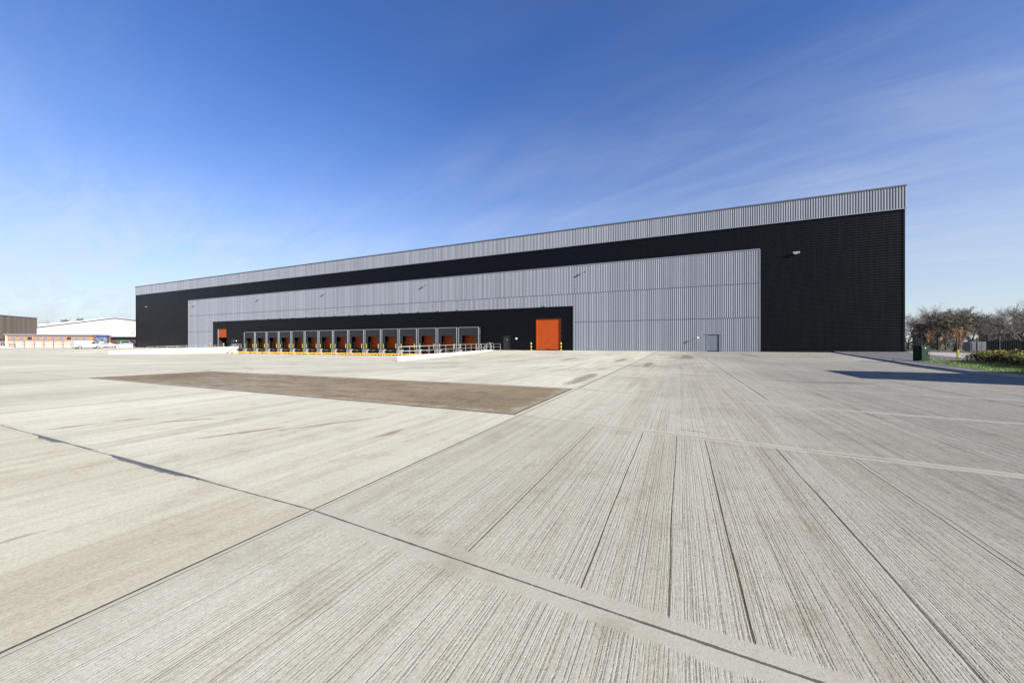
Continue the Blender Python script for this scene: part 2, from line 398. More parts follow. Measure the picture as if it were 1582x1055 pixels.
    gz = n.m('MULTIPLY', n.m('MULTIPLY', gr, zone), n.m('SUBTRACT', 1.0, marg))
    gz = n.m('MULTIPLY', gz, n.mr(Y, -48, -25, 1.0, 0.45))
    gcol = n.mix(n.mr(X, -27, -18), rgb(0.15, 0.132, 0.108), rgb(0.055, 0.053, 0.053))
    patchy = n.mr(n.noise(n.comb(n.m('MULTIPLY', X, 1.1), n.m('MULTIPLY', Y, 0.8), 6), 1.0, 4, 0.6), 0.25, 0.7, 0.45, 1.0)
    c = n.mix(n.m('MULTIPLY', n.m('MULTIPLY', gz, patchy), 0.95), c, gcol)
    c = n.mix(n.m('MULTIPLY', marg, n.mr(right, 0, 1, 0.25, 0.6)), c, n.mix(n.mr(fineg, 0.3, 0.7), rgb(0.46, 0.438, 0.36), rgb(0.57, 0.545, 0.455)))
    # joint seams, ragged and part filled with grit
    gap = n.noise(n.comb(n.m('MULTIPLY', X, 0.9), n.m('MULTIPLY', Y, 0.9), 12), 1.0, 3, 0.6)
    wy = n.m('MULTIPLY', n.m('ADD', n.mr(gap, 0.35, 0.7, 0.002, 0.008), n.mr(gap, 0.60, 0.70, 0.0, 0.014)), n.mr(Y, -53, -42, 1.0, 5.0))
    jd = n.m('ADD', fy, n.m('MULTIPLY', edge, 0.35))
    jy = n.mr(jd, wy, n.m('ADD', wy, 0.006), 1.0, 0.0)
    jy = n.m('MULTIPLY', jy, n.mr(Y, -53.3, -49.5, 1.0, 0.62))
    jx1 = n.mr(n.m('ADD', n.m('ABSOLUTE', n.m('ADD', X, 25.81)), n.m('MULTIPLY', edge, 0.2)), 0.006, 0.013, 1.0, 0.0)
    jx2 = n.mr(n.m('ADD', n.m('ABSOLUTE', n.m('ADD', X, 25.765)), n.m('MULTIPLY', edge, 0.3)), 0.002, 0.006, 0.6, 0.0)
    jx3 = n.m('MULTIPLY', n.mr(fx, 0.015, 0.035, 1.0, 0.0), n.mr(Y, -46.2, -45.5, 0.0, 0.65))
    cut = None
    for (x0, w, ya, yb) in ((-22.79, 0.004, -54.1, -50.5), (-23.6, 0.003, -54.1, -50.4), (-22.0, 0.0035, -54.6, -50.7), (-24.35, 0.003, -54.1, -50.2), (-21.3, 0.003, -54.6, -50.9), (-23.15, 0.003, -54.1, -50.4)):
        q = n.mr(n.m('ADD', n.m('ABSOLUTE', n.m('SUBTRACT', Xw, x0)), n.m('MULTIPLY', edge, 0.12)), w, w + 0.004, 0.9, 0.0)
        q = n.m('MULTIPLY', q, n.m('MULTIPLY', n.mr(Yt, -54.2, -54.18), n.mr(Yt, -50.04, -50.0, 1.0, 0.0)))
        cut = q if cut is None else n.m('MAXIMUM', cut, q)
    cut = n.m('MULTIPLY', cut, n.m('SUBTRACT', 1.0, marg))
    J = n.m('MAXIMUM', n.m('MAXIMUM', jy, jx1), n.m('MAXIMUM', n.m('MAXIMUM', jx2, jx3), cut))
    c = n.mix(n.m('MULTIPLY', J, 0.85), c, rgb(0.085, 0.068, 0.05))
    # dark sealant spill beside the near joint
    spn = n.noise(n.comb(n.m('MULTIPLY', X, 0.75), 0.0, 21), 1.0, 3, 0.6)
    below = n.m('SUBTRACT', -54.2, Y)
    win = n.m('MAXIMUM', n.m('MULTIPLY', n.mr(X, -31.75, -31.4), n.mr(X, -31.0, -30.5, 1.0, 0.0)), n.m('MULTIPLY', n.mr(X, -29.6, -28.9), n.mr(X, -28.1, -27.5, 1.0, 0.0)))
    spw = n.m('ADD', n.m('ADD', n.mr(spn, 0.40, 0.70, -0.03, 0.03), n.m('MULTIPLY', win, 0.075)), n.m('MULTIPLY', n.m('SUBTRACT', n.noise(o, 16, 4, 0.6), 0.5), 0.05))
    sp = n.m('MULTIPLY', n.mr(n.m('SUBTRACT', spw, below), 0.0, 0.012), n.mr(below, -0.03, -0.015))
    sp = n.m('MULTIPLY', sp, n.mr(X, -27.6, -27.0, 1.0, 0.0))
    c = n.mix(n.m('MULTIPLY', sp, 0.85), c, rgb(0.10, 0.10, 0.118))
    for (x0, y0, sx, sy) in ((-22.9, -50.05, 0.25, 0.022),):
        d = n.m('ADD', n.m('POWER', n.m('DIVIDE', n.m('SUBTRACT', X, x0), sx), 2.0), n.m('POWER', n.m('DIVIDE', n.m('SUBTRACT', Yt, y0 + max(0, x0 + 25.8) * (0.07 if y0 < -53 else 0.152)), sy), 2.0))
        d = n.m('ADD', d, n.m('MULTIPLY', n.m('SUBTRACT', n.noise(o, 26, 4, 0.65), 0.5), 2.2))
        c = n.mix(n.mr(d, 0.4, 1.2, 0.75, 0.0), c, rgb(0.16, 0.13, 0.095))
    for (x0, y0, lx, ly) in ((-27.0, -27.8, 0.35, 3.4), (-22.5, -20, 0.5, 6.0), (-26.35, -42.6, 0.30, 2.4), (-31.5, -26, 0.35, 3.0), (-35.5, -29, 1.6, 0.35), (-40.5, -31, 2.6, 0.3), (-17.0, -14, 0.5, 4.0), (-24.8, -33, 0.25, 2.2), (-45, -27, 0.5, 4.5)):
        d = n.m('ADD', n.m('POWER', n.m('DIVIDE', n.m('SUBTRACT', X, x0), lx), 2.0), n.m('POWER', n.m('DIVIDE', n.m('SUBTRACT', Y, y0), ly), 2.0))
        d = n.m('ADD', d, n.m('MULTIPLY', n.m('SUBTRACT', n.noise(o, 1.6, 5, 0.65), 0.5), 3.4))
        c = n.mix(n.mr(d, 0.2, 1.3, 0.62, 0.0), c, rgb(0.17, 0.145, 0.115))
    # damp streak along a shallow fall line
    fl_ = n.m('ADD', n.m('ADD', n.m('MULTIPLY', n.m('ADD', X, 21.4), 0.43), n.m('MULTIPLY', n.m('ADD', Y, 40.2), 0.9)), n.m('MULTIPLY', edge, 1.2))
    fm = n.m('MULTIPLY', n.mr(n.m('ABSOLUTE', fl_), 0.03, 0.13, 1.0, 0.0), n.m('MULTIPLY', n.mr(X, -24.5, -23.2), n.mr(X, -19.5, -18.0, 1.0, 0.0)))
    fm = n.m('MULTIPLY', fm, n.mr(n.noise(n.comb(X, 0.0, 31), 0.9, 3, 0.6), 0.4, 0.6, 0.15, 0.75))
    c = n.mix(fm, c, rgb(0.10, 0.088, 0.072))
    # tyre arcs
    for (x0, y0, r, w) in ((-46.5, -48.2, 4.9, 0.10), (-46.8, -48.4, 3.4, 0.09), (-40, -24, 17, 0.16), (-41, -23, 20.5, 0.16), (-70, -60, 26, 0.2), (-88, -45, 17, 0.2), (-30, -22, 9, 0.14)):
        rr = n.m('SQRT', n.m('ADD', n.m('POWER', n.m('SUBTRACT', X, x0), 2.0), n.m('POWER', n.m('SUBTRACT', Y, y0), 2.0)))
        a = n.mr(n.m('ABSOLUTE', n.m('SUBTRACT', n.m('ADD', rr, wob), r)), w * 0.4, w, 1.0, 0.0)
        a = n.m('MULTIPLY', a, n.mr(n.noise(o, 0.35, 3, 0.5), 0.42, 0.62, 0.0, 0.38))
        c = n.mix(a, c, rgb(0.17, 0.155, 0.14))
    c = n.mix(n.mr(fineg, 0.35, 0.7, 0.0, 0.34), c, rgb(0.52, 0.50, 0.46), 'MULTIPLY')
    c = n.mix(n.mr(speck, 0.60, 0.74, 0.0, 0.5), c, rgb(0.22, 0.20, 0.17))
    grit = n.noise(o, 300, 2, 0.5)
    c = n.mix(n.mr(grit, 0.35, 0.65, 0.0, 0.28), c, rgb(0.45, 0.44, 0.42), 'MULTIPLY')
    blot = n.noise(o, 2.2, 6, 0.7)
    c = n.mix(n.mr(blot, 0.50, 0.75, 0.0, 0.45), c, rgb(0.62, 0.57, 0.48), 'MULTIPLY')
    n.put(p.inputs['Base Color'], n.mix(1.0, c, rgb(ALB, ALB, ALB), 'MULTIPLY'))
    n.put(p.inputs['Roughness'], n.m('SUBTRACT', 0.9, n.m('MULTIPLY', sp, 0.5)))
    p.inputs['Specular IOR Level'].default_value = 0.08
    h = n.m('ADD', n.m('MULTIPLY', gz, -1.0), n.m('MULTIPLY', fineg, 0.35))
    h = n.m('SUBTRACT', h, n.m('MULTIPLY', J, 1.6))
    n.put(p.inputs['Normal'], n.bump(h, 0.55, 0.006))
    return m
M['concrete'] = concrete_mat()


def asphalt_patch_mat():
    m, n, p = new_mat('worn_tan_asphalt')
    o = n.obj(); X, Y, Z = n.sep(o)
    gr = n.noise(o, 30, 5, 0.75); lg = n.noise(n.comb(n.m('MULTIPLY', X, 0.25), n.m('MULTIPLY', Y, 0.4)), 1.0, 4, 0.6)
    c = n.mix(n.mr(lg, 0.3, 0.7), rgb(0.31, 0.245, 0.158), rgb(0.42, 0.335, 0.225))
    c = n.mix(n.mr(gr, 0.38, 0.62, 0.0, 0.6), c, rgb(0.085, 0.067, 0.05))
    mo = n.noise(o, 1.6, 6, 0.7)
    c = n.mix(n.mr(mo, 0.46, 0.66, 0.0, 0.55), c, rgb(0.15, 0.115, 0.075))
    ty = n.noise(n.comb(n.m('MULTIPLY', X, 0.35), n.m('MULTIPLY', Y, 3.2), 14), 1.0, 3, 0.6)
    c = n.mix(n.mr(ty, 0.56, 0.66, 0.0, 0.4), c, rgb(0.09, 0.07, 0.052))
    sc = n.noise(n.comb(n.m('MULTIPLY', X, 0.9), n.m('MULTIPLY', Y, 2.2), 3), 1.0, 6, 0.7)
    band = n.m('MULTIPLY', n.mr(X, -42.5, -39, 0, 1), n.mr(X, -35, -31, 1, 0))
    c = n.mix(n.m('MULTIPLY', n.m('MULTIPLY', n.mr(sc, 0.48, 0.60), band), 0.7), c, rgb(0.36, 0.33, 0.28))
    edge = n.noise(o, 3, 6, 0.75)
    ex = n.m('MINIMUM', n.m('MINIMUM', n.m('SUBTRACT', Y, -49.98), n.m('SUBTRACT', -45.82, Y)), n.m('MINIMUM', n.m('SUBTRACT', X, -44.1), n.m('SUBTRACT', -25.9, X)))
    c = n.mix(n.m('MULTIPLY', n.mr(n.m('SUBTRACT', n.m('MULTIPLY', edge, 1.6), ex), 0.45, 0.85), 0.5), c, rgb(0.50, 0.46, 0.37))
    c = n.mix(n.mr(n.m('SUBTRACT', ex, n.m('MULTIPLY', edge, 0.05)), 0.0, 0.05, 0.7, 0.0), c, rgb(0.07, 0.06, 0.05))
    n.put(p.inputs['Base Color'], n.mix(1.0, c, rgb(ALB, ALB, ALB), 'MULTIPLY')); p.inputs['Roughness'].default_value = 0.95; p.inputs['Specular IOR Level'].default_value = 0.05
    n.put(p.inputs['Normal'], n.bump(gr, 0.7, 0.01))
    return m
M['patch'] = asphalt_patch_mat()


def ground_mat(name, a, b, c3, sc, bsc, bd):
    m, n, p = new_mat(name)
    o = n.obj(); n1 = n.noise(o, sc, 5, 0.6); n2 = n.noise(o, sc * 9, 4, 0.65)
    c = n.mix(n.mr(n1, 0.35, 0.65), a, b); c = n.mix(n.mr(n2, 0.45, 0.75, 0, 0.6), c, c3)
    n.put(p.inputs['Base Color'], n.mix(1.0, c, rgb(ALB, ALB, ALB), 'MULTIPLY')); p.inputs['Roughness'].default_value = 0.95
    n.put(p.inputs['Normal'], n.bump(n.noise(o, bsc, 3, 0.6), 0.8, bd))
    return m
M['turf'] = ground_mat('turf', rgb(0.085, 0.15, 0.022), rgb(0.13, 0.21, 0.035), rgb(0.13, 0.13, 0.05), 0.6, 30, 0.03)
M['field'] = ground_mat('rough_grass', rgb(0.09, 0.10, 0.045), rgb(0.13, 0.135, 0.06), rgb(0.12, 0.10, 0.06), 0.12, 8, 0.05)
M['tarmac'] = ground_mat('dark_tarmac', rgb(0.055, 0.058, 0.07), rgb(0.075, 0.078, 0.09), rgb(0.10, 0.10, 0.11), 0.8, 60, 0.008)


def gravel_mat():
    m, n, p = new_mat('grey_gravel')
    o = n.obj(); v = n.n.new('ShaderNodeTexVoronoi'); v.inputs['Scale'].default_value = 5.5; n.put(v.inputs['Vector'], o)
    x, y, z = n.sep(v.outputs['Color'])
    c = n.mix(x, rgb(0.045, 0.045, 0.052), rgb(0.20, 0.19, 0.185))
    n.put(p.inputs['Base Color'], n.mix(1.0, c, rgb(ALB, ALB, ALB), 'MULTIPLY')); p.inputs['Roughness'].default_value = 0.9
    n.put(p.inputs['Normal'], n.bump(v.outputs['Distance'], 1.0, -0.10))
    return m
M['gravel'] = gravel_mat()

# ------------------------------------------------------------------ ground
def lines(lo, hi, extra, step_fn):
    xs = set(extra); x = lo
    while x < hi: xs.add(round(x, 3)); x += step_fn(x)
    xs.add(hi)
    xs = sorted(xs); out = [xs[0]]
    for v in xs[1:]:
        if v - out[-1] > 0.2 or v in extra:
            if v - out[-1] <= 0.2 and out[-1] not in extra: out.pop()
            out.append(v)
    return out
GX = lines(-330, 4, [XL, XR, -44.1, -25.88, -177.4, XL - 0.3, XR + 0.3, -330, 4], lambda x: 1.5 if x > -60 else 3 if x > -200 else 12)
GY = lines(-130, 110, [-TW, 0.0, -45.82, -49.98, 0.4, -130, 110], lambda y: 1.2 if -62 < y < 0 else 6)


def grid_sheet(name, xs, ys, zfn, keep, mat):
    idx = {}; mb = MB()
    def vid(i, j):
        if (i, j) not in idx:
            idx[(i, j)] = len(mb.v); mb.v.append((xs[i], ys[j], zfn(xs[i], ys[j])))
        return idx[(i, j)]
    for i in range(len(xs) - 1):
        for j in range(len(ys) - 1):
            if keep((xs[i] + xs[i + 1]) / 2, (ys[j] + ys[j + 1]) / 2):
                mb.f.append((vid(i, j), vid(i + 1, j), vid(i + 1, j + 1), vid(i, j + 1))); mb.mi.append(0)
    return mb.build(name, mat, smooth=True)

in_pit = lambda x, y: XL < x < XR and -TW < y < 0
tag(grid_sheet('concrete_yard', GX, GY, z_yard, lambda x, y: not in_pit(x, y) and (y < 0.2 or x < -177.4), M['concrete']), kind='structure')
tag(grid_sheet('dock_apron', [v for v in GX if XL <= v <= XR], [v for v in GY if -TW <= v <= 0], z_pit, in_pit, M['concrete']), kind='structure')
px_ = [v for v in GX if -44.1 <= v <= -25.88]; py_ = [v for v in GY if -49.98 <= v <= -45.82]
tag(grid_sheet('asphalt_patch', px_, py_, lambda x, y: z_yard(x, y) + 0.006, lambda x, y: True, M['patch']), kind='structure')
bx = [-4000, -1500, -700, -330, -177.4, -60, 4, 14, 30, 60, 120, 300, 900, 4000]; by = [-4000, -900, -300, -130, -60, 0.4, 30, 60, 110, 200, 500, 1500, 4000]
def z_field(x, y): return -0.49 if x >= 4 or y < -125 else -0.1
tag(grid_sheet('field', bx, by, z_field, lambda x, y: not (-330 < x < 4 and -130 < y < 0.4) and not (-330 < x < -177.4 and y < 110 and y > 0), M['field']), kind='structure')


def lerp_tab(tab):
    tab = sorted(tab)
    def f(y):
        if y <= tab[0][0]: return tab[0][1]
        for (a, va), (b, vb) in zip(tab, tab[1:]):
            if y <= b: return va + (vb - va) * (y - a) / (b - a)
        return tab[-1][1]
    return f
kerb_x = lerp_tab([(-60, -10.6), (-45, -10.9), (-40, -11.3), (-36.6, -11.84), (-34.6, -12.18), (-30, -11.7), (-21.7, -10.17), (-8.6, -7.9), (0, -6.3)])
strip_x = lerp_tab([(-60, -10.2), (-36.5, -11.5), (-34.5, -11.7), (-26.7, -10.0), (-16.4, -8.2), (-9, -7.1), (0, -5.7)])
path_l = lerp_tab([(-60, -5.0), (-25.6, -5.5), (-22, -5.3), (-12.5, -3.0), (-8.1, -2.4), (0, 0.3)])
path_r = lerp_tab([(-60, 2.0), (-11.8, 2.6), (0, 3.9), (30, 4.2)])
rowsY = [-60 + i * 1.5 for i in range(40)] + [-0.001]


def strip(name, ys, fl, fr, mat, up=0.0, n=4):
    mb = MB()
    for y in ys:
        for k in range(n + 1):
            x = fl(y) + (fr(y) - fl(y)) * k / n
            mb.v.append((x, y, z_land(x, y) + up))
    for j in range(len(ys) - 1):
        for k in range(n):
            a = j * (n + 1) + k
            mb.f.append((a, a + 1, a + n + 2, a + n + 1)); mb.mi.append(0)
    return tag(mb.build(name, mat, smooth=True), kind='structure')
kmb = MB()
for y in rowsY:
    x = kerb_x(y); zt = z_land(x, y) + 0.004; zb = z_yard(x, y) - 0.1
    kmb.v += [(x, y, zb), (x, y, zt - 0.02), (x + 0.02, y, zt), (x + 0.15, y, zt), (x + 0.15, y, zt - 0.1)]
for j in range(len(rowsY) - 1):
    for k in range(4):
        a = j * 5 + k; kmb.f.append((a, a + 1, a + 6, a + 5)); kmb.mi.append(0)
tag(kmb.build('kerb', M['kerb']), kind='structure')
kb2 = lambda y: kerb_x(y) + 0.15
strip('tarmac_strip', rowsY, kb2, strip_x, M['tarmac'])
yg = [y for y in rowsY if y >= -24.1]; yl = [y for y in rowsY if y <= -23.9]
strip('gravel_bed', yg, strip_x, path_l, M['gravel'], n=8)
strip('lawn', yl, strip_x, path_l, M['turf'], n=8)
strip('footpath', rowsY, path_l, path_r, M['path'])
mb = MB()
for (x0, x1, y0, y1) in ((0.05, 4.2, 0.0, 40.0),):
    mb.face([(x0, y0, 0.08), (x1, y0, -0.02), (x1, y1, -0.15), (x0, y1, -0.1)])
tag(mb.build('footpath', M['path']), kind='structure')

# ------------------------------------------------------------------ the warehouse
WL, WR = -177.5, 0.0
ZT, ZP = 18.93, 16.3                        # top of parapet, foot of parapet band
wh = empty('warehouse', (0, 0, 0), 0, 'long black and silver clad warehouse with a row of loading docks and orange doors', 'warehouse')


def v_ribs(mb, x0, x1, z0, z1, y, pitch=0.25, dep=0.034):
    """vertical trapezoidal sheet"""
    n = max(1, round((x1 - x0) / pitch)); p = (x1 - x0) / n; prof = []
    for i in range(n):
        b = x0 + i * p
        prof += [(b, y), (b + p * 0.40, y), (b + p * 0.53, y - dep), (b + p * 0.87, y - dep)]
    prof.append((x1, y)); o = len(mb.v)
    mb.v += [(x, yy, z0) for x, yy in prof] + [(x, yy, z1) for x, yy in prof]; k = len(prof)
    for i in range(k - 1):
        mb.f.append((o + i, o + i + 1, o + k + i + 1, o + k + i)); mb.mi.append(mb.k)


def h_ribs(mb, x0, x1, z0, z1, y, holes, pitch=0.30, dep=0.055):
    """horizontal trapezoidal sheet with rectangular openings"""
    zs = []
    n = round((z1 - z0) / pitch); p = (z1 - z0) / n
    prof = []
    for i in range(n):
        b = z0 + i * p
        prof += [(b, 0), (b + p * 0.45, 0), (b + p * 0.58, -dep), (b + p * 0.88, -dep)]
    prof.append((z1, 0))
    cuts = sorted({h[2] for h in holes} | {h[3] for h in holes})
    for (za, ya), (zb, yb) in zip(prof, prof[1:]):
        pts = [za] + [c for c in cuts if za < c < zb] + [zb]
        for a, b in zip(pts, pts[1:]):
            fa = ya + (yb - ya) * (a - za) / (zb - za); fb = ya + (yb - ya) * (b - za) / (zb - za)
            mid = (a + b) / 2; xs = [(x0, x1)]
            for hx0, hx1, hz0, hz1 in holes:
                if hz0 < mid < hz1:
                    nx = []
                    for s, e in xs:
                        if hx1 <= s or hx0 >= e: nx.append((s, e)); continue
                        if s < hx0: nx.append((s, hx0))
                        if hx1 < e: nx.append((hx1, e))
                    xs = nx
            for s, e in xs:
                mb.face([(s, y + fa, a), (e, y + fa, a), (e, y + fb, b), (s, y + fb, b)])

PITCH = 4.436; D0 = -54.45 - PITCH / 2
NDOCK = 15
LD = (-44.35, -40.15, 0.0, 5.07)            # level access door
SDr = (-133.6, -129.5, 0.0, 5.05)           # half-open door at the far end
PD1 = (-50.15, -49.05, 0.0, 2.32)
PD2 = (-127.45, -126.2, 0.0, 2.3)
mb = MB(); h_ribs(mb, WL, WR, -0.05, ZP, 0.0, [LD, SDr, PD1, PD2] + [(D0 - i * PITCH - 1.42, D0 - i * PITCH + 1.42, 0.0, 3.02) for i in range(NDOCK)])
mb.build('black_cladding', M['black'], wh)
mb = MB()
mb.face([(WR, 0, -0.3), (WR, 95, -0.3), (WR, 95, ZP), (WR, 0, ZP)])
mb.face([(WL, 95, -0.3), (WL, 0, -0.3), (WL, 0, ZP), (WL, 95, ZP)])
mb.face([(WR, 95, -0.3), (WL, 95, -0.3), (WL, 95, ZP), (WR, 95, ZP)])
mb.build('end_wall', M['black'], wh)
mb = MB()
mb.box(WR - 0.12, WR + 0.03, -0.075, 0.06, -0.05, ZP - 0.02); mb.box(WL - 0.03, WL + 0.12, -0.075, 0.06, -0.05, ZP - 0.02)
mb.box(WL + 0.13, WR - 0.13, -0.085, 0.0, -0.05, 0.12)
mb.build('black_corner_trim', M['black'], wh)
# parapet band
mb = MB(); v_ribs(mb, WL - 0.12, WR + 0.12, ZP, ZT - 0.16, -0.12)
mb.face([(WR + 0.12, -0.12, ZP), (WR + 0.12, 96, ZP), (WR + 0.12, 96, ZT - 0.16), (WR + 0.12, -0.12, ZT - 0.16)])
mb.face([(WL - 0.12, 96, ZP), (WL - 0.12, -0.12, ZP), (WL - 0.12, -0.12, ZT - 0.16), (WL - 0.12, 96, ZT - 0.16)])
mb.build('parapet_band', M['silver'], wh)
mb = MB(); mb.box(WL - 0.16, WR + 0.14, -0.20, 0.25, ZT - 0.16, ZT)
mb.box(WR - 0.25, WR + 0.16, 0.252, 96, ZT - 0.16, ZT - 0.003); mb.box(WL - 0.18, WL + 0.25, 0.252, 96, ZT - 0.16, ZT - 0.003)
mb.build('parapet_capping', M['dark_trim'], wh)
mb = MB(); mb.box(WL - 0.12, WR + 0.12, -0.185, -0.10, ZP - 0.10, ZP - 0.002)
mb.build('parapet_drip_trim', M['silver_trim'], wh)
mb = MB(); mb.face([(WL, 0.26, ZT - 0.5), (WR, 0.26, ZT - 0.5), (WR, 96, ZT - 0.4), (WL, 96, ZT - 0.4)])
mb.build('roof', M['roof'], wh)
# silver feature panel round the dock bay
SX0, SX1, SZ1, SZm, SZl = -147.35, -13.8, 13.2, 8.80, 4.40
BX0, BX1, BZ = -135.75, -38.15, 6.93
PDS = (-19.7, -18.3, 0.0, 2.3)              # personnel door in the silver panel
y0 = -0.11
mb = MB()
v_ribs(mb, SX0, SX1, SZm + 0.05, SZ1 - 0.12, y0)
v_ribs(mb, SX0, BX0, SZl + 0.05, SZm - 0.05, y0); v_ribs(mb, BX0, BX1, BZ + 0.10, SZm - 0.05, y0); v_ribs(mb, BX1, SX1, SZl + 0.05, SZm - 0.05, y0)
v_ribs(mb, SX0, BX0, 0.0, SZl - 0.05, y0)
v_ribs(mb, BX1, PDS[0] - 0.12, 0.0, SZl - 0.05, y0); v_ribs(mb, PDS[0] - 0.12, PDS[1] + 0.12, PDS[3] + 0.12, SZl - 0.05, y0); v_ribs(mb, PDS[1] + 0.12, SX1, 0.0, SZl - 0.05, y0)
mb.build('silver_cladding', M['silver'], wh)
mb = MB()
def tier(z, a, b): mb.box(a, b, y0 - 0.012, y0 + 0.04, z - 0.05, z + 0.05)
tier(SZm, SX0 + .1, SX1 - .1); tier(SZl, SX0 + .1, BX0 - .12); tier(SZl, BX1 + .12, SX1 - .1)
mb.build('tier_flashing', M['dark_trim'], wh)
mb = MB()
mb.box(SX0 - 0.06, SX1 + 0.06, y0 - 0.06, -0.04, SZ1 - 0.12, SZ1)
mb.box(SX1 - 0.02, SX1 + 0.10, y0 - 0.055, -0.042, 0.0, SZ1 - 0.12); mb.box(SX0 - 0.10, SX0 + 0.02, y0 - 0.055, -0.042, 0.0, SZ1 - 0.12)
mb.box(BX0 - 0.02, BX1 + 0.02, y0 - 0.055, -0.044, BZ, BZ + 0.10)
mb.box(BX0 - 0.10, BX0 + 0.02, y0 - 0.058, -0.046, 0.0, BZ); mb.box(BX1 - 0.02, BX1 + 0.10, y0 - 0.058, -0.046, 0.0, BZ)
mb.box(PDS[0] - 0.12, PDS[0], y0 - 0.05, -0.043, 0.0, PDS[3]); mb.box(PDS[1], PDS[1] + 0.12, y0 - 0.05, -0.043, 0.0, PDS[3])
mb.box(PDS[0] - 0.35, PDS[1] + 0.14, y0 - 0.07, -0.043, PDS[3], PDS[3] + 0.12)
mb.build('silver_edge_trim', M['silver_trim'], wh)
mb = MB(); mb.box(PDS[0], PDS[1], -0.075, -0.04, 0.02, PDS[3]); pd = mb.build('personnel_door', M['grey_door'], wh)
mb = MB(); mb.tube([(PDS[0] + .12, -0.08, 1.05), (PDS[0] + .12, -0.14, 1.05), (PDS[0] + .26, -0.14, 1.05)], 0.012, 6); mb.build('handle', M['galv'], pd)
pd['label'] = 'blue grey steel door in the silver cladding'


def roller(hole, name, open_to, label):
    x0, x1, z0, z1 = hole
    fr = MB(); r = 0.34
    fr.box(x0 - 0.15, x0, -0.06, r, z0, z1 + 0.15); fr.box(x1, x1 + 0.15, -0.06, r, z0, z1 + 0.15); fr.box(x0, x1, -0.06, r, z1, z1 + 0.15)
    d = MB(); zb = z0 + (z1 - z0) * open_to + 0.01
    n = max(2, round((z1 - zb) / 0.5)); s = (z1 - zb) / n
    yd = 0.10
    for i in range(n):
        a = zb + i * s
        d.box(x0 + 0.002, x1 - 0.002, yd, yd + 0.05, a + 0.006, a + s - 0.006)
    d.box(x0 + 0.002, x1 - 0.002, yd + 0.012, yd + 0.04, zb, z1 - 0.001)
    o = d.build(name, M['orange'], wh); o['label'] = label
    fr.build('frame', M['black'], o)
    j = MB(); j.box(x0 + 0.003, x0 + 0.16, 0.02, yd - 0.003, z0 + 0.01, z1 - 0.01); j.build('guide_rail', M['orange'] if open_to == 0 else M['galv'], o)
    if open_to:
        v = MB(); v.box(x0, x1, 2.9, 3.0, z0, z1); v.box(x0, x1, r + .01, 2.9, z0 - .1, z0 + 0.01)
        v.box(x0 - .1, x0, r + .01, 2.9, z0, z1); v.box(x1, x1 + .1, r + .01, 2.9, z0, z1); v.box(x0, x1, r + .01, 2.9, z1, z1 + .1)
        v.build('dark_interior', M['void'], o)
    return o
roller(LD, 'level_access_door', 0.0, 'tall closed orange door at yard level')
roller(SDr, 'ramp_door', 0.55, 'orange door raised half way over a dark opening')
for hole, lab in ((PD1, 'black steel fire door beside the tall orange door'), (PD2, 'black steel fire door at the far end of the docks')):
    mb = MB(); mb.box(hole[0], hole[1], 0.06, 0.10, 0.0, hole[3]); o = mb.build('fire_door', M['black_paint'], wh); o['label'] = lab
    mb = MB(); mb.box(hole[0] - .07, hole[0], -.05, .1, 0, hole[3] + .07); mb.box(hole[1], hole[1] + .07, -.05, .1, 0, hole[3] + .07); mb.box(hole[0], hole[1], -.05, .1, hole[3], hole[3] + .07)
    mb.build('frame', M['black_paint'], o)
    mb = MB(); mb.cyl((hole[0] + 0.55, 0.05, 1.75), 0.09, 'y', 0.03, 12); mb.build('sign_plate', M['galv'], o)

# loading docks
HALF = 2.06; TOPZ = 3.98; OPH = 2.52; OPW = 1.27; DEP = 0.78
sh = empty('dock_shelter', (D0, 0, 0)); sh.parent = wh
mb = MB()
for s in (-1, 1):
    a, b = sorted((s * HALF, s * (HALF - 0.09))); mb.box(a, b, -DEP - .05, -DEP + .04, -0.02, TOPZ)
    mb.tube([(s * (HALF - .03), -DEP + .04, TOPZ - .5), (s * (HALF - .03), -0.06, TOPZ - 1.0)], 0.02, 6)
mb.box(-HALF + .09, HALF - .09, -DEP - .05, -DEP + .04, TOPZ - 0.09, TOPZ)
mb.build('frame', M['galv'], sh)
mb = MB()
for s in (-1, 1):
    a, b = sorted((s * (HALF - .02), s * (HALF - 0.045))); mb.box(a, b, -DEP + .042, -0.092, 0.0, TOPZ - .1)
mb.box(-HALF + .05, HALF - .05, -DEP + .042, -0.05, TOPZ - .06, TOPZ - .03)
mb.build('side_cover', M['black_rubber'], sh)
mb = MB()
for k in range(9):
    w_ = (2 * HALF - .2) / 9; a = -HALF + .1 + k * w_
    mb.box(a, a + w_ - .004, -DEP + .0 - 0.012 * (k % 2), -DEP + .03, OPH, TOPZ - 0.092)
mb.build('head_curtain', M['curtain'], sh)
for s in (-1, 1):
    mb = MB(); a, b = sorted((s * OPW, s * (HALF - .092))); mb.box(a, b, -DEP + .002, -DEP + .03, 0.02, OPH - .002)
    mb.build('side_curtain', M['curtain'], sh)
    mb = MB(); a, b = sorted((s * 1.50, s * 1.66)); mb.box(a, b, -DEP - .14, -DEP - .052, 0.18, 1.08); mb.build('buffer', M['lemon'], sh, bevel=0.02)
mb = MB()
for k in range(5): mb.box(-1.41, 1.41, 0.27, 0.32, 0.01 + k * .6, 0.01 + (k + 1) * .6 - .012)
mb.box(-1.41, 1.41, 0.285, 0.31, 0.01, 3.01)
mb.build('dock_door', M['orange'], sh)
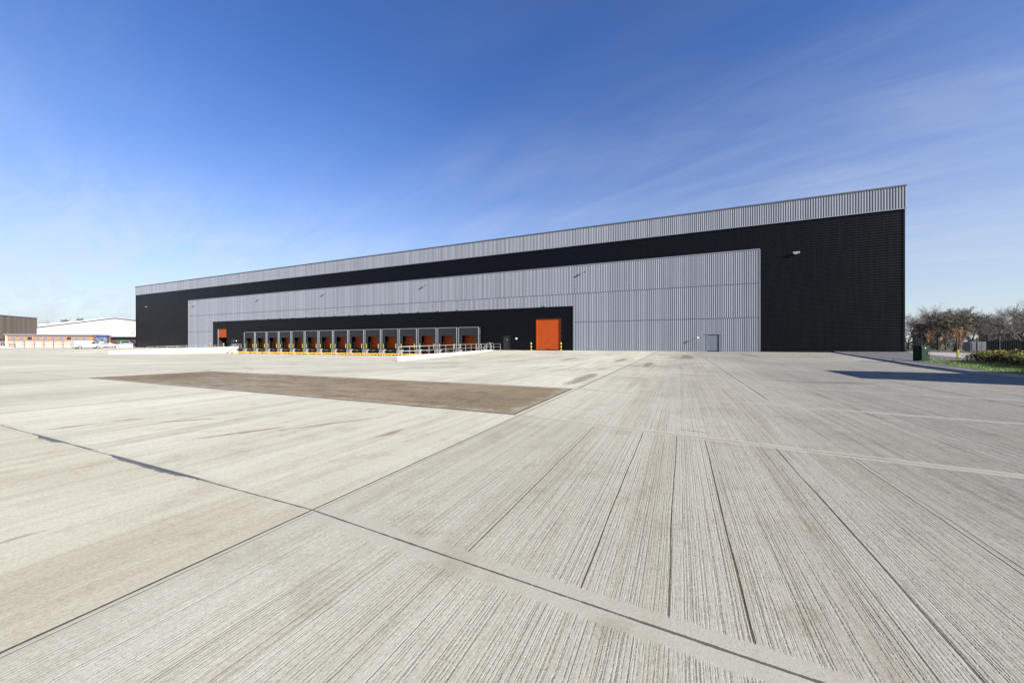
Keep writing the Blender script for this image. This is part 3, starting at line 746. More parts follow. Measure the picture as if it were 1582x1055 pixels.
mb = MB(); mb.box(-1.55, -1.42, 0.04, .33, 0, 3.1); mb.box(1.42, 1.55, 0.04, .33, 0, 3.1); mb.box(-1.42, 1.42, 0.04, .33, 3.022, 3.1); mb.box(-1.42, 1.42, -.09, .33, -.06, -.012); mb.build('door_jamb', M['black_rubber'], sh)
mb = MB(); mb.box(-1.15, 1.15, -0.55, -0.10, -0.12, -0.01); mb.box(-1.1, 1.1, -0.62, -0.56, -0.42, -0.03)
mb.tube([(-.5, -.5, -.2), (-.5, -.1, -.8)], .04, 6); mb.tube([(.5, -.5, -.2), (.5, -.1, -.8)], .04, 6)
mb.build('dock_leveller', M['black_paint'], sh)
mb = MB(); mb.box(-0.28, 0.28, -0.66, -0.63, -0.34, -0.22); mb.build('lip_plate', M['pier'], sh)
ordw = ['first', 'second', 'third', 'fourth', 'fifth', 'sixth', 'seventh', 'eighth', 'ninth', 'tenth', 'eleventh', 'twelfth', 'thirteenth', 'fourteenth', 'fifteenth', 'sixteenth']
for i in range(1, NDOCK):
    c = copy_tree(sh, wh); c.location = (D0 - i * PITCH, 0, 0)
for i in range(NDOCK + 1):
    xb = D0 + PITCH / 2 - i * PITCH
    a = xb - 0.6; b = xb + 0.6
    if i == 0: b = xb + 0.35
    if i == NDOCK: a = xb - 0.5
    mb = MB(); mb.box(a, b, -0.80, -0.01, -1.35, -0.03); mb.build('concrete_pier', M['pier'], wh, bevel=0.015)
mb = MB(); mb.box(XL, XR, -0.08, -0.005, -1.4, -0.06); mb.build('dock_pit_wall', M['void'], wh)

# wheel guides on the apron
wg = empty('wheel_guide', (0, 0, 0))
mb = MB()
for s in (-1, 1):
    mb.tube([(s * 1.35, -0.95, 0.02), (s * 1.35, -1.0, 0.26), (s * 1.35, -1.1, 0.34), (s * 1.35, -3.7, 0.34), (s * 1.50, -4.1, 0.34), (s * 1.75, -4.5, 0.32), (s * 1.78, -4.55, 0.02)], 0.095, 8)
    for y in (-1.9, -2.8, -3.6): mb.tube([(s * 1.35, y, 0.0), (s * 1.35, y, 0.34)], 0.06, 6)
mb.build('guide_rail', M['yellow'], wg, smooth=True)
for i in range(NDOCK):
    c = wg if i == 0 else copy_tree(wg)
    x = D0 - i * PITCH; c.location = (x, 0, z_pit(x, -2.5))
    tag(c, 'yellow tubular wheel guide on the apron before the %s dock from the right' % ordw[i], 'wheel guide', 'yellow wheel guides before the docks')

# ------------------------------------------------------------------ ramp walls, handrails, stairs
def ramp_wall(name, x0, x1, zf, up0, up1, side, label):
    mb = MB(); n = 16
    rows = []
    for i in range(n + 1):
        t = TW * i / n; up = up0 + (up1 - up0) * i / n
        rows.append((-t, zf(-t) + up))
    for i in range(n):
        (ya, za), (yb, zb) = rows[i], rows[i + 1]; lo = -1.5
        mb.face([(x0, ya, lo), (x0, yb, lo), (x0, yb, zb), (x0, ya, za)])
        mb.face([(x1, yb, lo), (x1, ya, lo), (x1, ya, za), (x1, yb, zb)])
        mb.face([(x0, yb, zb), (x1, yb, zb), (x1, ya, za), (x0, ya, za)])
    ya, za = rows[-1]; mb.face([(x0, ya, -1.5), (x1, ya, -1.5), (x1, ya, za), (x0, ya, za)])
    ya, za = rows[0]; mb.face([(x1, ya - .0, -1.5), (x0, ya, -1.5), (x0, ya, za), (x1, ya, za)])
    o = mb.build(name, M['white_wall']); return tag(o, label, 'retaining wall'), rows
topR = lambda y: 0.03 - 0.43 * (-y / TW)
topL = lambda y: 0.42 - 0.75 * (-y / TW)
_, rowsR = ramp_wall('retaining_wall', XR, XR + 0.3, topR, 0, 0, 1, 'white concrete ramp wall dropping from the orange door side of the docks')
_, rowsL = ramp_wall('retaining_wall', XL - 0.3, XL, topL, 0, 0, -1, 'long white concrete ramp wall at the far end of the docks')


def handrail(name, pts, h, label, spacing=1.5, group=None, mids=(0.5,)):
    """pts: foot line of the rail"""
    pts = [Vector(p) for p in pts]
    e = empty(name, pts[0], 0, label, 'handrail', group); o0 = pts[0]
    L = [p - o0 for p in pts]; up = Vector((0, 0, h))
    mb = MB(); mb.tube([p + up for p in L], 0.03, 8); mb.build('top_rail', M['galv'], e, smooth=True)
    for f in mids:
        mb = MB(); mb.tube([p + up * f for p in L], 0.024, 8); mb.build('mid_rail', M['galv'], e, smooth=True)
    for a, b in zip(L, L[1:]):
        n = max(1, round((b - a).length / spacing))
        for i in range(n + (1 if b == L[-1] else 0)):
            p = a + (b - a) * (i / n)
            mb = MB(); mb.tube([p, p + up], 0.028, 8); mb.build('post', M['galv'], e)
    return e
handrail('handrail', [(XR + .15, -TW + .1, topR(-TW + .1)), (XR + .15, -12, topR(-12)), (XR + .15, -0.6, topR(-0.6))], 1.08,
         'galvanised handrail on the white ramp wall right of the docks', 1.75)
handrail('handrail', [(XL - .15, -17.5, topL(-17.5)), (XL - .15, -9, topL(-9)), (XL - .15, -3.2, topL(-3.2))], 0.62,
         'low galvanised handrail along the far ramp wall', 1.75)


def stair(x0, x1, sgn_label, cat_label, topz=0.0, y_top=-1.2):
    e = empty('steel_stair', (x0, y_top, z_pit(x0, -4)), 0, cat_label, 'stair')
    zb = 0.0; H = topz - z_pit(x0, -4); n = 7; run = 0.27
    for i in range(n):
        z = H * (i + 1) / n; y = -run * (n - 1 - i)
        mb = MB(); mb.box(0.04, x1 - x0 - 0.04, y - run, y, z - 0.04, z); mb.build('tread', M['galv'], e)
    mb = MB(); mb.box(0.0, x1 - x0, 0.005, -y_top - .1, H - 0.05, H); mb.build('landing', M['galv'], e)
    for xx in (0, x1 - x0):
        mb = MB()
        mb.prism([(-run * n, 0.0), (-run * n + .28, 0.0), (0.0, H - .28), (0.0, H)], 'x', xx - .02, xx + .02)
        mb.build('stringer', M['white'], e)
        mb = MB()
        for hh in (1.05, 0.55):
            mb.tube([(xx, -run * n - .25, hh - .1), (xx, -run * n + .05, hh + .08), (xx, -.05, H + hh), (xx, -y_top - .15, H + hh)], 0.036, 8)
        for y, zz0 in ((-run * n + .05, 0.0), (-run * n / 2, H / 2), (-.05, H), (-y_top - .15, H)):
            mb.tube([(xx, y, zz0), (xx, y, zz0 + 1.05)], 0.034, 8)
        mb.build('stair_rail', M['galv'], e, smooth=False)
    return e
stair(XL + 0.25, XL + 1.35, '', 'galvanised steel steps beside the long white ramp wall at the far docks')
stair(XR - 1.35, XR - 0.2, '', 'galvanised steel steps inside the handrail at the near end of the docks')
# guard hoop at the head of the near steps
mb = MB()
for yy in (-0.7, -1.6):
    pts = [(XR + 0.75, yy, 0.0)] + [(XR + 0.28 + 0.47 * math.cos(a), yy, 0.75 + 0.47 * math.sin(a)) for a in [math.pi * k / 8 for k in range(9)]] + [(XR - 0.19 + 0.6, yy, 0.0)]
    mb.tube(pts[:-1], 0.035, 8)
mb.tube([(XR + .75, -0.7, .55), (XR + .75, -1.6, .55)], .03, 8); mb.tube([(XR + .28, -0.7, 1.22), (XR + .28, -1.6, 1.22)], .03, 8)
mb.tube([(XR + 1.9, -0.5, 0), (XR + 1.9, -0.5, 1.05), (XR + .75, -0.5, 1.05)], .035, 8); mb.tube([(XR + 1.9, -0.5, .55), (XR + .75, -0.5, .55)], .03, 8)
tag(mb.build('hoop_barrier', M['galv']), 'galvanised hoop guard at the head of the near steps', 'guard rail')

# ------------------------------------------------------------------ bollards
bo = empty('bollard', (-44.95, -0.75, z_yard(-44.95, -0.75)))
for k in range(5):
    mb = MB(); mb.cyl((0, 0, 0.13 + k * 0.25), 0.13 - 0.0015 * (k % 2), 'z', 0.25, 20); mb.build('band', M['lemon'] if k % 2 == 0 else M['black_paint'], bo, smooth=False)
mb = MB(); mb.tube([(0, 0, 1.255), (0, 0, 1.30), (0, 0, 1.33)], 0.125, 20, 0.04); mb.build('cap', M['lemon'], bo)
tag(bo, 'yellow and black banded bollard left of the tall orange door', 'bollard', 'banded bollards beside the orange doors')
for x, y, lab in ((-39.95, -0.75, 'yellow and black banded bollard right of the tall orange door'), (-135.0, -1.0, 'yellow and black banded bollard left of the half-raised orange door'), (-129.0, -1.0, 'yellow and black banded bollard right of the half-raised orange door')):
    c = copy_tree(bo); c.location = (x, y, z_yard(x, y)); c['label'] = lab

# ------------------------------------------------------------------ lamps on the walls
fl = empty('floodlight', (0, 0, 0))
mb = MB(); mb.box(-.1, .1, -.19, -.11, -.12, .12); mb.tube([(0, -.15, 0), (0, -.42, .05), (0, -.62, .06)], 0.03, 8); mb.build('bracket', M['galv'], fl)
mb = MB(); mb.prism([(-.92, .02), (-.55, .12), (-.5, .02), (-.88, -.1)], 'x', -.26, .26); hd = mb.build('lamp_head', M['galv'], fl, bevel=.012)
mb = MB(); mb.face([(-.23, -.885, -.112), (-.23, -.53, .0), (.23, -.53, .0), (.23, -.885, -.112)]); mb.build('lens', M['lamp_glass'], hd)
FL = [(-36.2, 12.1, 'floodlight on a bracket high on the silver cladding above the tall orange door'),
      (-66.1, 12.1, 'floodlight on a bracket high on the silver cladding, second from the right'),
      (-92.8, 12.15, 'floodlight on a bracket high on the silver cladding, third from the right'),
      (-115.6, 12.1, 'floodlight on a bracket high on the silver cladding, fourth from the right'),
      (-143.8, 11.95, 'floodlight on a bracket high on the far left end of the silver cladding'),
      (-10.0, 12.28, 'pale floodlight alone on the black cladding at the right end'),
      (-170.7, 12.37, 'pale floodlight alone on the black cladding at the far left end')]
for i, (x, z, lab) in enumerate(FL):
    c = fl if i == 0 else copy_tree(fl)
    c.location = (x, -0.04 if i < 5 else 0.07, z); tag(c, lab, 'floodlight', 'floodlights on the warehouse wall')
    c.scale = (1.35, 0.5, 1.2) if i >= 5 else (0.8, 0.75, 0.8)
hw = empty('wall_lamp', (-20.95, -0.15, 1.85), 0, 'small round lamp on a bracket beside the blue grey door', 'wall lamp')
mb = MB(); mb.tube([(0, 0, 0), (0, -.3, 0.02), (.05, -.42, .03)], .03, 8); mb.build('bracket', M['dark_trim'], hw)
mb = MB(); mb.cyl((.1, -.47, .03), .13, 'y', .1, 16); mb.build('lamp_head', M['lamp_glass'], hw)
for x, z, lab in ((-47.85, 1.92, 'round white bulkhead lamp on black wall left of the tall orange door'), (-125.3, 1.85, 'round white bulkhead lamp on black wall beside the far fire door')):
    e = empty('bulkhead_lamp', (x, -0.04, z), 0, lab, 'wall lamp', 'round bulkhead lamps')
    mb = MB(); mb.cyl((0, -.02, 0), .19, 'y', .05, 20); mb.build('base', M['dark_trim'], e)
    mb = MB(); mb.tube([(0, -.045, 0), (0, -.1, 0), (0, -.14, 0)], .17, 20, .09); mb.build('lamp_cover', M['lamp_glass'], e)
dl = empty('dock_light', (0, 0, 0))
mb = MB(); mb.box(-.16, .16, -.2, 0, -.02, .07); mb.build('housing', M['galv'], dl, bevel=.01)
mb = MB(); mb.tube([(0, 0, .12), (0, -.15, .22), (.0, -.2, .1)], .02, 6); mb.build('bracket', M['galv'], dl)
DLX = [-42.8, -59.1] + [D0 + PITCH / 2 - k * PITCH for k in range(2, 15)] + [-132.5]
for i, x in enumerate(DLX):
    c = dl if i == 0 else copy_tree(dl); c.location = (x, -0.165, 7.12)
    tag(c, 'small white downlight above the black dock wall, %s from the right' % ordw[i], 'downlight', 'downlights along the edge above the docks')

# ------------------------------------------------------------------ green cabinet, marker post
gc = empty('utility_cabinet', (-9.5, -25.0, z_land(-9.5, -25)), R(20), 'dark green steel utility cabinet on the lawn edge by the gravel', 'cabinet')
mb = MB(); mb.box(-.25, .25, -.25, .25, 0, 0.90); mb.build('body', M['green_cab'], gc, bevel=.012)
mb = MB(); mb.box(-.28, .28, -.28, .28, 0.903, 0.95); mb.build('lid', M['green_cab'], gc, bevel=.012)
mb = MB(); mb.box(-.22, .22, -.27, -.252, .06, .86); d = mb.build('door', M['green_cab'], gc, bevel=.006)
mb = MB(); mb.box(.13, .16, -.295, -.271, .42, .54); mb.build('handle', M['galv'], d)
mb = MB(); mb.cyl((-.02, -.276, .80), .03, 'y', .012, 12); mb.build('badge', M['white'], d)
mb = MB(); mb.box(-.268, -.252, -.2, .2, .1, .82); mb.build('side_panel', M['green_cab'], gc, bevel=.006)
mp = empty('marker_post', (-5.6, -20.3, z_land(-5.6, -20.3)), 0, 'short yellow marker post on the gravel edge', 'marker post')
mb = MB(); mb.box(-.055, .055, -.04, .04, .06, .62); mb.build('post', M['lemon'], mp, bevel=.01)
mb = MB(); mb.box(-.08, .08, -.08, .08, -.05, .06); mb.build('base', M['red_dark'], mp)

# hedge
def leaf_bush(mbs, n, box_fn, size):
    for _ in range(n):
        p, top = box_fn()
        m_ = mbs; m_.k = top
        a = random.uniform(0, 6.28); tl = random.uniform(-.9, .9); s = size * random.uniform(.6, 1.35)
        u = Vector((math.cos(a), math.sin(a), tl)).normalized() * s; w = Vector((-math.sin(a), math.cos(a), random.uniform(-.6, .6))).normalized() * s * .55
        p = Vector(p); m_.face([p - u, p + w, p + u, p - w])
hmb = MB(); HA, HB = Vector((-6.9, -23.6)), Vector((-9.7, -36.5))
def hbox():
    t = random.random(); a = HA + (HB - HA) * t
    off = random.uniform(-.05, 1.5); x = a.x + off; y = a.y + random.uniform(-.4, .4)
    top = 0.62 + 0.10 * math.sin(t * 23) + 0.07 * math.sin(t * 57 + 1) - 0.18 * abs(off - .72) ** 2
    top *= (0.55 + 0.45 * min(1, t * 8))
    f = random.random() ** 0.6
    z = z_land(x, y) + f * top
    yel = 1 if f * top > top - random.uniform(.06, .20) else 0
    return (x, y, z), yel
leaf_bush(hmb, 15000, hbox, 0.055)
hg = empty('hedge', (-8, -30, z_land(-8, -30)), 0, 'low hedge with yellow green tips over dark red leaves beside the footpath', 'hedge')
o = hmb.build('foliage', [M['leaf_red'], M['leaf_yellow']], hg); o.location = (8, 30, -z_land(-8, -30))
mb = MB()
for _ in range(140):
    t = random.random(); a = HA + (HB - HA) * t; x = a.x + random.uniform(.1, 1.4); y = a.y; z = z_land(x, y)
    mb.tube([(x, y, z - .03), (x + random.uniform(-.1, .1), y + random.uniform(-.1, .1), z + .45)], .012, 4, .005)
o = mb.build('stems', M['bark'], hg); o.location = (8, 30, -z_land(-8, -30))
# grass
gmb = MB()
for _ in range(26000):
    y = -24.2 - 22 * random.random() ** 1.3; a = strip_x(y) + .03; b = path_l(y) - .05; x = random.uniform(a, b)
    z = z_land(x, y) - .003; h = random.uniform(.03, .075); t = random.uniform(0, 6.28)
    gmb.k = 1 if random.random() < .3 else 0
    dx_, dy_ = math.cos(t) * .009, math.sin(t) * .009; lx, ly = random.uniform(-.03, .03), random.uniform(-.03, .03)
    gmb.face([(x - dx_, y - dy_, z), (x + dx_, y + dy_, z), (x + lx, y + ly, z + h)])
tag(gmb.build('grass', [M['blade'], M['blade2']]), 'short green grass on the lawn beside the dark strip', 'grass', kind='stuff')

# ------------------------------------------------------------------ fences
def mesh_fence(name, pts, z, h, label, spacing, mat, wire=0.2, rows=9):
    e = empty(name, (pts[0][0], pts[0][1], z), 0, label, 'fence'); o = Vector((pts[0][0], pts[0][1], 0))
    pan = MB()
    for (ax, ay), (bx_, by_) in zip(pts, pts[1:]):
        a = Vector((ax, ay, 0)) - o; b = Vector((bx_, by_, 0)) - o; d = b - a; n = max(1, round(d.length / spacing))
        for i in range(n + 1):
            p = a + d * (i / n); mb = MB(); mb.tube([p, p + Vector((0, 0, h + .05))], .055, 6); mb.build('post', mat, e)
        k = int(d.length / wire)
        for i in range(k):
            p = a + d * (i / k); pan.tube([p + Vector((0, 0, .05)), p + Vector((0, 0, h))], .008, 3, cap=False)
        for i in range(rows):
            zz = Vector((0, 0, .08 + (h - .12) * i / (rows - 1))); pan.tube([a + zz, b + zz], .008, 3, cap=False)
    pan.build('mesh_panel', mat, e); return e
mesh_fence('mesh_fence', [(0.5, 44.0), (9.3, 22.2), (14.3, 9.1), (24.0, -14.0)], -0.5, 2.4, 'tall black mesh fence with posts beyond the footpath', 2.4, M['fence_black'])
a, b = spot(-60, 102), spot(126, 112)
pf = empty('palisade_fence', (a.x, a.y, 0.0), 0, 'pale steel palisade fence in front of the brick office', 'fence')
d = Vector((b.x - a.x, b.y - a.y, 0)); L = d.length; mb = MB(); n = int(L / .22)
for i in range(n):
    p = d * (i / n); mb.tube([p, p + Vector((0, 0, 1.75)), p + Vector((0, 0, 1.95))],   .05, 3, .015)
for zz in (.4, 1.5): mb.tube([Vector((0, 0, zz)), d + Vector((0, 0, zz))], .035, 4)
mb.build('pales', M['white'], pf)
for i in range(13):
    p = d * (i / 12); mb = MB(); mb.tube([p, p + Vector((0, 0, 2.1))], .07, 6); mb.build('post', M['dark_trim'], pf)

# ------------------------------------------------------------------ trees
def grow(tr, cr, p, d, length, r, lev, maxlev, spread, droop, nseg=4, kids_n=(3, 4)):
    pts = [p.copy()]; q = p.copy(); dd = d.copy(); seg = length / nseg
    for i in range(nseg):
        dd = (dd + Vector((random.gauss(0, .11), random.gauss(0, .11), random.gauss(0, .07) + (.05 if lev < 3 else -droop)))).normalized()
        q = q + dd * seg; pts.append(q.copy())
    mb = tr if lev <= 1 else cr
    mb.tube(pts, r, 6 if lev <= 1 else 3, r * .58, cap=False)
    if lev >= maxlev: return
    n = random.randint(*kids_n)
    for i in range(n):
        f = random.uniform(.45, 1.0) if i < n - 1 else 1.0
        k = min(nseg, max(1, int(round(f * nseg)))); base = pts[k]
        ax = Vector((random.gauss(0, 1), random.gauss(0, 1), random.gauss(0, .6)))
        ax = (ax - dd * ax.dot(dd))
        if ax.length < 1e-3: ax = Vector((1, 0, 0))
        ang = random.uniform(.55, 1.15) * spread
        nd = (dd * math.cos(ang) + ax.normalized() * math.sin(ang)).normalized()
        grow(tr, cr, base, nd, length * random.uniform(.62, .84), max(.010, r * .58 * random.uniform(.7, .95)), lev + 1, maxlev, spread, droop, max(2, nseg - 1) if lev < 3 else 2, kids_n)


def bare_tree(name, loc, height, r, label, group, seed, maxlev=6, spread=.62, trunk=.26, twig='twig', kids_n=(3, 4), droop=.02, widen=1.0):
    random.seed(seed)
    e = empty(name, loc, random.uniform(0, 6.28), label, 'tree', group)
    tr, cr = MB(), MB()
    grow(tr, cr, Vector((0, 0, -.1)), Vector((0, 0, 1)), height * trunk, r, 0, maxlev, spread, droop, 4, kids_n)
    top = max(v[2] for v in cr.v); s = height / top
    for m_ in (tr, cr): m_.v = [(x * s * widen, y * s * widen, z * s) for x, y, z in m_.v]
    tr.build('trunk', M['bark'], e, smooth=True); cr.build('crown', M[twig], e)
    return e
def tree_at(bearing, depth, z=-.49): p = spot(bearing, depth); return (p.x, p.y, z)
bare_tree('bare_tree', tree_at(1424, 84), 11.2, .26, 'bare spreading tree nearest the warehouse corner behind the black fence', 'bare trees behind the black fence', 11, 6, .66, .22, kids_n=(3, 5))
bare_tree('bare_tree', tree_at(1404, 92), 10.2, .2, 'bare tree half hidden by the warehouse corner', 'bare trees behind the black fence', 12, 6, .6, .25, kids_n=(3, 5))
bare_tree('bare_tree', tree_at(1478, 76), 9.4, .3, 'broad dense round bare tree with olive brown twigs', 'bare trees behind the black fence', 13, 6, .74, .18, 'twig_olive', kids_n=(3, 5), widen=1.2)
bare_tree('bare_tree', tree_at(1448, 100), 11.2, .22, 'thin bare tree between the house roof and the dense round tree', 'bare trees behind the black fence', 14, 6, .6, .26, kids_n=(3, 4))
bare_tree('bare_tree', tree_at(1538, 80), 9.4, .24, 'open bare tree with forked limbs in front of the brick house', 'bare trees behind the black fence', 15, 6, .7, .26, kids_n=(3, 4))
bare_tree('bare_tree', tree_at(1576, 74), 11.4, .26, 'tall open bare tree at the right edge of the photo', 'bare trees behind the black fence', 16, 6, .62, .26, kids_n=(3, 4))
bare_tree('bare_tree', tree_at(1510, 105), 8.4, .2, 'low bare tree right of the dense round tree, far back', 'bare trees behind the black fence', 17, 6, .64, .24, kids_n=(3, 4))
bare_tree('bare_tree', tree_at(1615, 76), 10.2, .26, 'bare tree just past the right edge of the photo', 'bare trees behind the black fence', 18, 6, .62, .26, kids_n=(3, 5))
for i, (b_, d_, h_, sd) in enumerate(((1500, 88, 9.6, 61), (1522, 92, 9.9, 62), (1556, 90, 11.0, 63), (1592, 82, 11.6, 64), (1414, 100, 11.6, 65), (1462, 95, 11.0, 66))):
    bare_tree('bare_tree', tree_at(b_, d_), h_, .2, ['slim bare tree right behind the dense round tree', 'bare tree left of the open forked tree', 'tall bare tree between the forked tree and the photo edge', 'bare tree crowded against the right photo edge, behind the tall one', 'tall bare tree behind the first trees at the warehouse corner', 'tall bare tree behind the left side of the dense round tree'][i], 'bare trees behind the black fence', sd, 6, .5, .30, kids_n=(3, 4))
bare_tree('young_tree', tree_at(1427, 62), 3.9, .045, 'young upright tree with golden brown twigs behind the green cabinet', 'young trees with golden twigs', 21, 5, .30, .34, 'twig_gold', kids_n=(3, 4))
bare_tree('young_tree', tree_at(1482, 52), 4.2, .05, 'young upright tree with golden brown twigs near the yellow post', 'young trees with golden twigs', 22, 5, .32, .32, 'twig_gold', kids_n=(3, 4))
for i, (px0, dep, h) in enumerate(((62, 210, 17.0), (78, 215, 16.2), (96, 220, 16.0))):
    bare_tree('bare_tree', tree_at(px0, dep, 0), h, .3, ['bare tree beside the brown shed roof', 'bare tree above the white shed eave, between two others', 'thin bare tree above the white shed roof'][i], 'bare trees behind the sheds', 31 + i, 5, .6, .4)


def leafy(name, loc, h, w, label, group, seed, zlo=.45, n=2200):
    random.seed(seed); e = empty(name, loc, 0, label, 'tree', group)
    mb = MB(); mb.tube([(0, 0, 0), (.2, .1, h * .4), (0, .1, h * .75)], .3, 7, .08)
    for k in range(7):
        a = random.uniform(0, 6.28); mb.tube([(0, 0, h * .45), (math.cos(a) * w * .4, math.sin(a) * w * .4, h * random.uniform(.6, .85))], .1, 4, .03)
    mb.build('trunk', M['bark'], e)
    cl_ = [(random.uniform(-.38, .38) * w, random.uniform(-.38, .38) * w, h * random.uniform(zlo + .1, .9), random.uniform(.13, .24) * w) for _ in range(12)]
    cm = MB()
    def bf():
        x, y, z, r_ = random.choice(cl_); d_ = Vector((random.gauss(0, 1), random.gauss(0, 1), random.gauss(0, .7))).normalized() * r_ * random.random() ** .4
        return (x + d_.x, y + d_.y, min(h, z + d_.z)), 0
    leaf_bush(cm, n, bf, .28); cm.build('crown', M['evergreen'], e)
p = spot(115, 205); leafy('evergreen_tree', (p.x, p.y, 0), 16.9, 11, 'dark evergreen tree rising behind the white shed roof', 'evergreen trees behind the sheds', 41)
p = spot(181, 205); leafy('evergreen_tree', (p.x, p.y, 0), 16.6, 5, 'small dark evergreen top behind the white shed ridge', 'evergreen trees behind the sheds', 42, n=1200)
p = spot(210, 190); leafy('evergreen_tree', (p.x, p.y, 0), 15.4, 5, 'dark evergreen beside the warehouse far corner', 'evergreen trees behind the sheds', 43, n=1200)
# dark undergrowth behind the fence
random.seed(50)
um = MB()
def ub():
    t = random.random(); p = spot(1400 + 260 * t, 96 + 14 * random.random())
    return (p.x, p.y, -.5 + (1.9 + 1.2 * math.sin(t * 19) ** 2) * random.random() ** .7), 0
leaf_bush(um, 9000, ub, .22)
tag(um.build('undergrowth', M['evergreen']), 'dark tangled undergrowth below the bare trees', 'undergrowth', kind='stuff')

# ------------------------------------------------------------------ houses and box behind the fence
def house(loc, rz, L, Dp, he, hr, label, wins, grp='brick houses beyond the trees'):
    e = empty('brick_house', loc, rz, label, 'house', grp)
    mb = MB(); mb.prism([(-Dp / 2, 0), (Dp / 2, 0), (Dp / 2, he), (0, hr), (-Dp / 2, he)], 'x', -L / 2, L / 2); mb.build('wall', M['brick_house'], e)
    mb = MB()
    for s in (-1, 1):
        mb.prism([(0, hr + .18), (0, hr + .03), (s * (Dp / 2 + .4), he - .22), (s * (Dp / 2 + .4), he - .05)], 'x', -L / 2 - .3, L / 2 + .3)
    rf = mb.build('roof', M['roof_tile'], e)
    mb = MB(); mb.box(L * .3, L * .3 + .9, -.4, .4, hr - .6, hr + 1.3); mb.build('chimney', M['brick_house'], rf)
    for x in wins:
        for z in (1.0, 3.2) if he > 4 else (1.0,):
            mb = MB(); mb.box(x - .7, x + .7, -Dp / 2 - .03, -Dp / 2 + .1, z, z + 1.2); w_ = mb.build('window', M['white'], e)
            mb = MB(); mb.box(x - .6, x + .6, -Dp / 2 - .05, -Dp / 2 - .032, z + .1, z + 1.1); mb.build('pane', M['glass'], w_)
    return e
p = spot(1436, 118); house((p.x, p.y, -.3), R(-38), 6, 6.5, 4.6, 7.6, 'brick house with a pitched roof seen through the first bare trees', (-1.5, 1.5))
p = spot(1546, 118); house((p.x, p.y, -.3), R(-20), 8, 7.5, 4.6, 7.2, 'brick house behind the open forked tree', (-2, 2))
p = spot(1590, 112); house((p.x, p.y, -.3), R(-50), 15, 7, 2.6, 4.6, 'long low dark roofed house at the right edge', (-5, -1.5, 2, 5))
p = spot(1541, 70)
bxv = empty('storage_container', (p.x, p.y, -.49), R(-6), 'dark navy storage container with a pale grey end beyond the fence', 'container')
mb = MB(); v_ribs(mb, -1.9, 6.0, .12, 2.1, -1.2, .28, .04); mb.box(-1.9, 6.0, -1.17, 1.2, .10, 2.12); mb.build('body', M['navy_box'], bxv)
mb = MB(); mb.box(-3.9, -1.9, -1.22, 1.2, .15, 2.0); en = mb.build('end_panel', M['box_end'], bxv)
for k in range(3):
    mb = MB(); mb.box(-3.7 + k * .6, -3.2 + k * .6, -1.25, -1.222, .35, 1.8); mb.build('door_leaf', M['box_end'], en)
mb = MB()
for x in (-3.6, -2.2, 1, 5): mb.box(x - .1, x + .1, -1.1, 1.1, 0, .098)
mb.build('skid', M['black_paint'], bxv)

# ------------------------------------------------------------------ far left: sheds, office, vehicles
def wall_frame(A, B):
    d = Vector((B.x - A.x, B.y - A.y)); return math.atan2(d.y, d.x), d.length
A, B = spot(-120, 128), spot(57, 172); rz, L = wall_frame(A, B)
bs = empty('brown_shed', (A.x, A.y, 0), rz, 'tall brown ribbed metal shed at the left edge', 'shed')
mb = MB(); v_ribs(mb, 0, L, 3.2, 13.1, 0, .55, .08); mb.box(0, L, .02, 40, 3.2, 13.1); mb.build('wall', M['brown_sheet'], bs)
mb = MB(); mb.box(-.1, L + .1, -.2, 40.2, 13.1, 13.35); mb.build('roof_edge', M['dark_trim'], bs)
mb = MB(); mb.box(0, L, .2, 39, 0, 3.2); mb.build('base_wall', M['red_dark'], bs)
A, B = spot(57, 150), spot(178, 150); rz, L = wall_frame(A, B); W2 = 2 * L
ws = empty('white_shed', (A.x, A.y, 0), rz, 'wide white gabled shed with a dark band below', 'shed')
zE, zR_, zB = 7.7, 11.5, 4.15
mb = MB(); mb.prism([(0, zB), (W2, zB), (W2, zE), (L, zR_), (0, zE)], 'y', 0, 45); mb.build('wall', M['white_sheet'], ws)
mb = MB(); mb.prism([(-.3, zE - .05), (-.3, zE + .25), (L, zR_ + .25), (W2 + .3, zE + .25), (W2 + .3, zE - .05), (L, zR_ + .002)], 'y', -.3, -.002); mb.build('verge_trim', M['dark_trim'], ws)
mb = MB(); mb.prism([(0, zE + .3), (0, zE + 1.45), (L * .95, zR_ + .4), (L * .95, zR_ + .255)], 'y', .4, 44); mb.build('raised_roof', M['white_sheet'], ws)
mb = MB(); mb.box(0, W2, 1.5, 44, 0, zB); mb.build('base_wall', M['red_dark'], ws)
mb = MB(); mb.box(0, W2, -.05, 1.4, zB - .35, zB - .002); mb.build('canopy_edge', M['dark_trim'], ws)
mb = MB(); mb.tube([(L * .80, -.12, zB), (L * .80, -.12, zR_ - 1.0)], .08, 6); mb.build('downpipe', M['galv'], ws)
mb = MB(); mb.box(L * 1.22, L * 1.22 + .6, -.15, -.002, zB + 1.2, zB + 1.7); mb.build('vent', M['pier'], ws)
A, B = spot(11, 120), spot(143, 126); rz, L = wall_frame(A, B)
bo_ = empty('brick_office', (A.x, A.y, 0), rz, 'single storey orange brick office with a row of windows', 'office')
mb = MB(); mb.box(0, L, 0, 8, 0, 4.0); mb.build('wall', M['brick'], bo_)
mb = MB(); mb.box(-.5, L + .2, -.5, 8.5, 4.0, 4.35); mb.build('roof_fascia', M['silver_trim'], bo_)
mb = MB(); mb.box(-.3, L, -.12, -.003, 3.72, 3.998); mb.build('eave_band', M['dark_trim'], bo_)
mb = MB(); mb.box(-.35, -.002, -.1, .3, 0, 3.7); mb.build('corner_pier', M['white'], bo_)
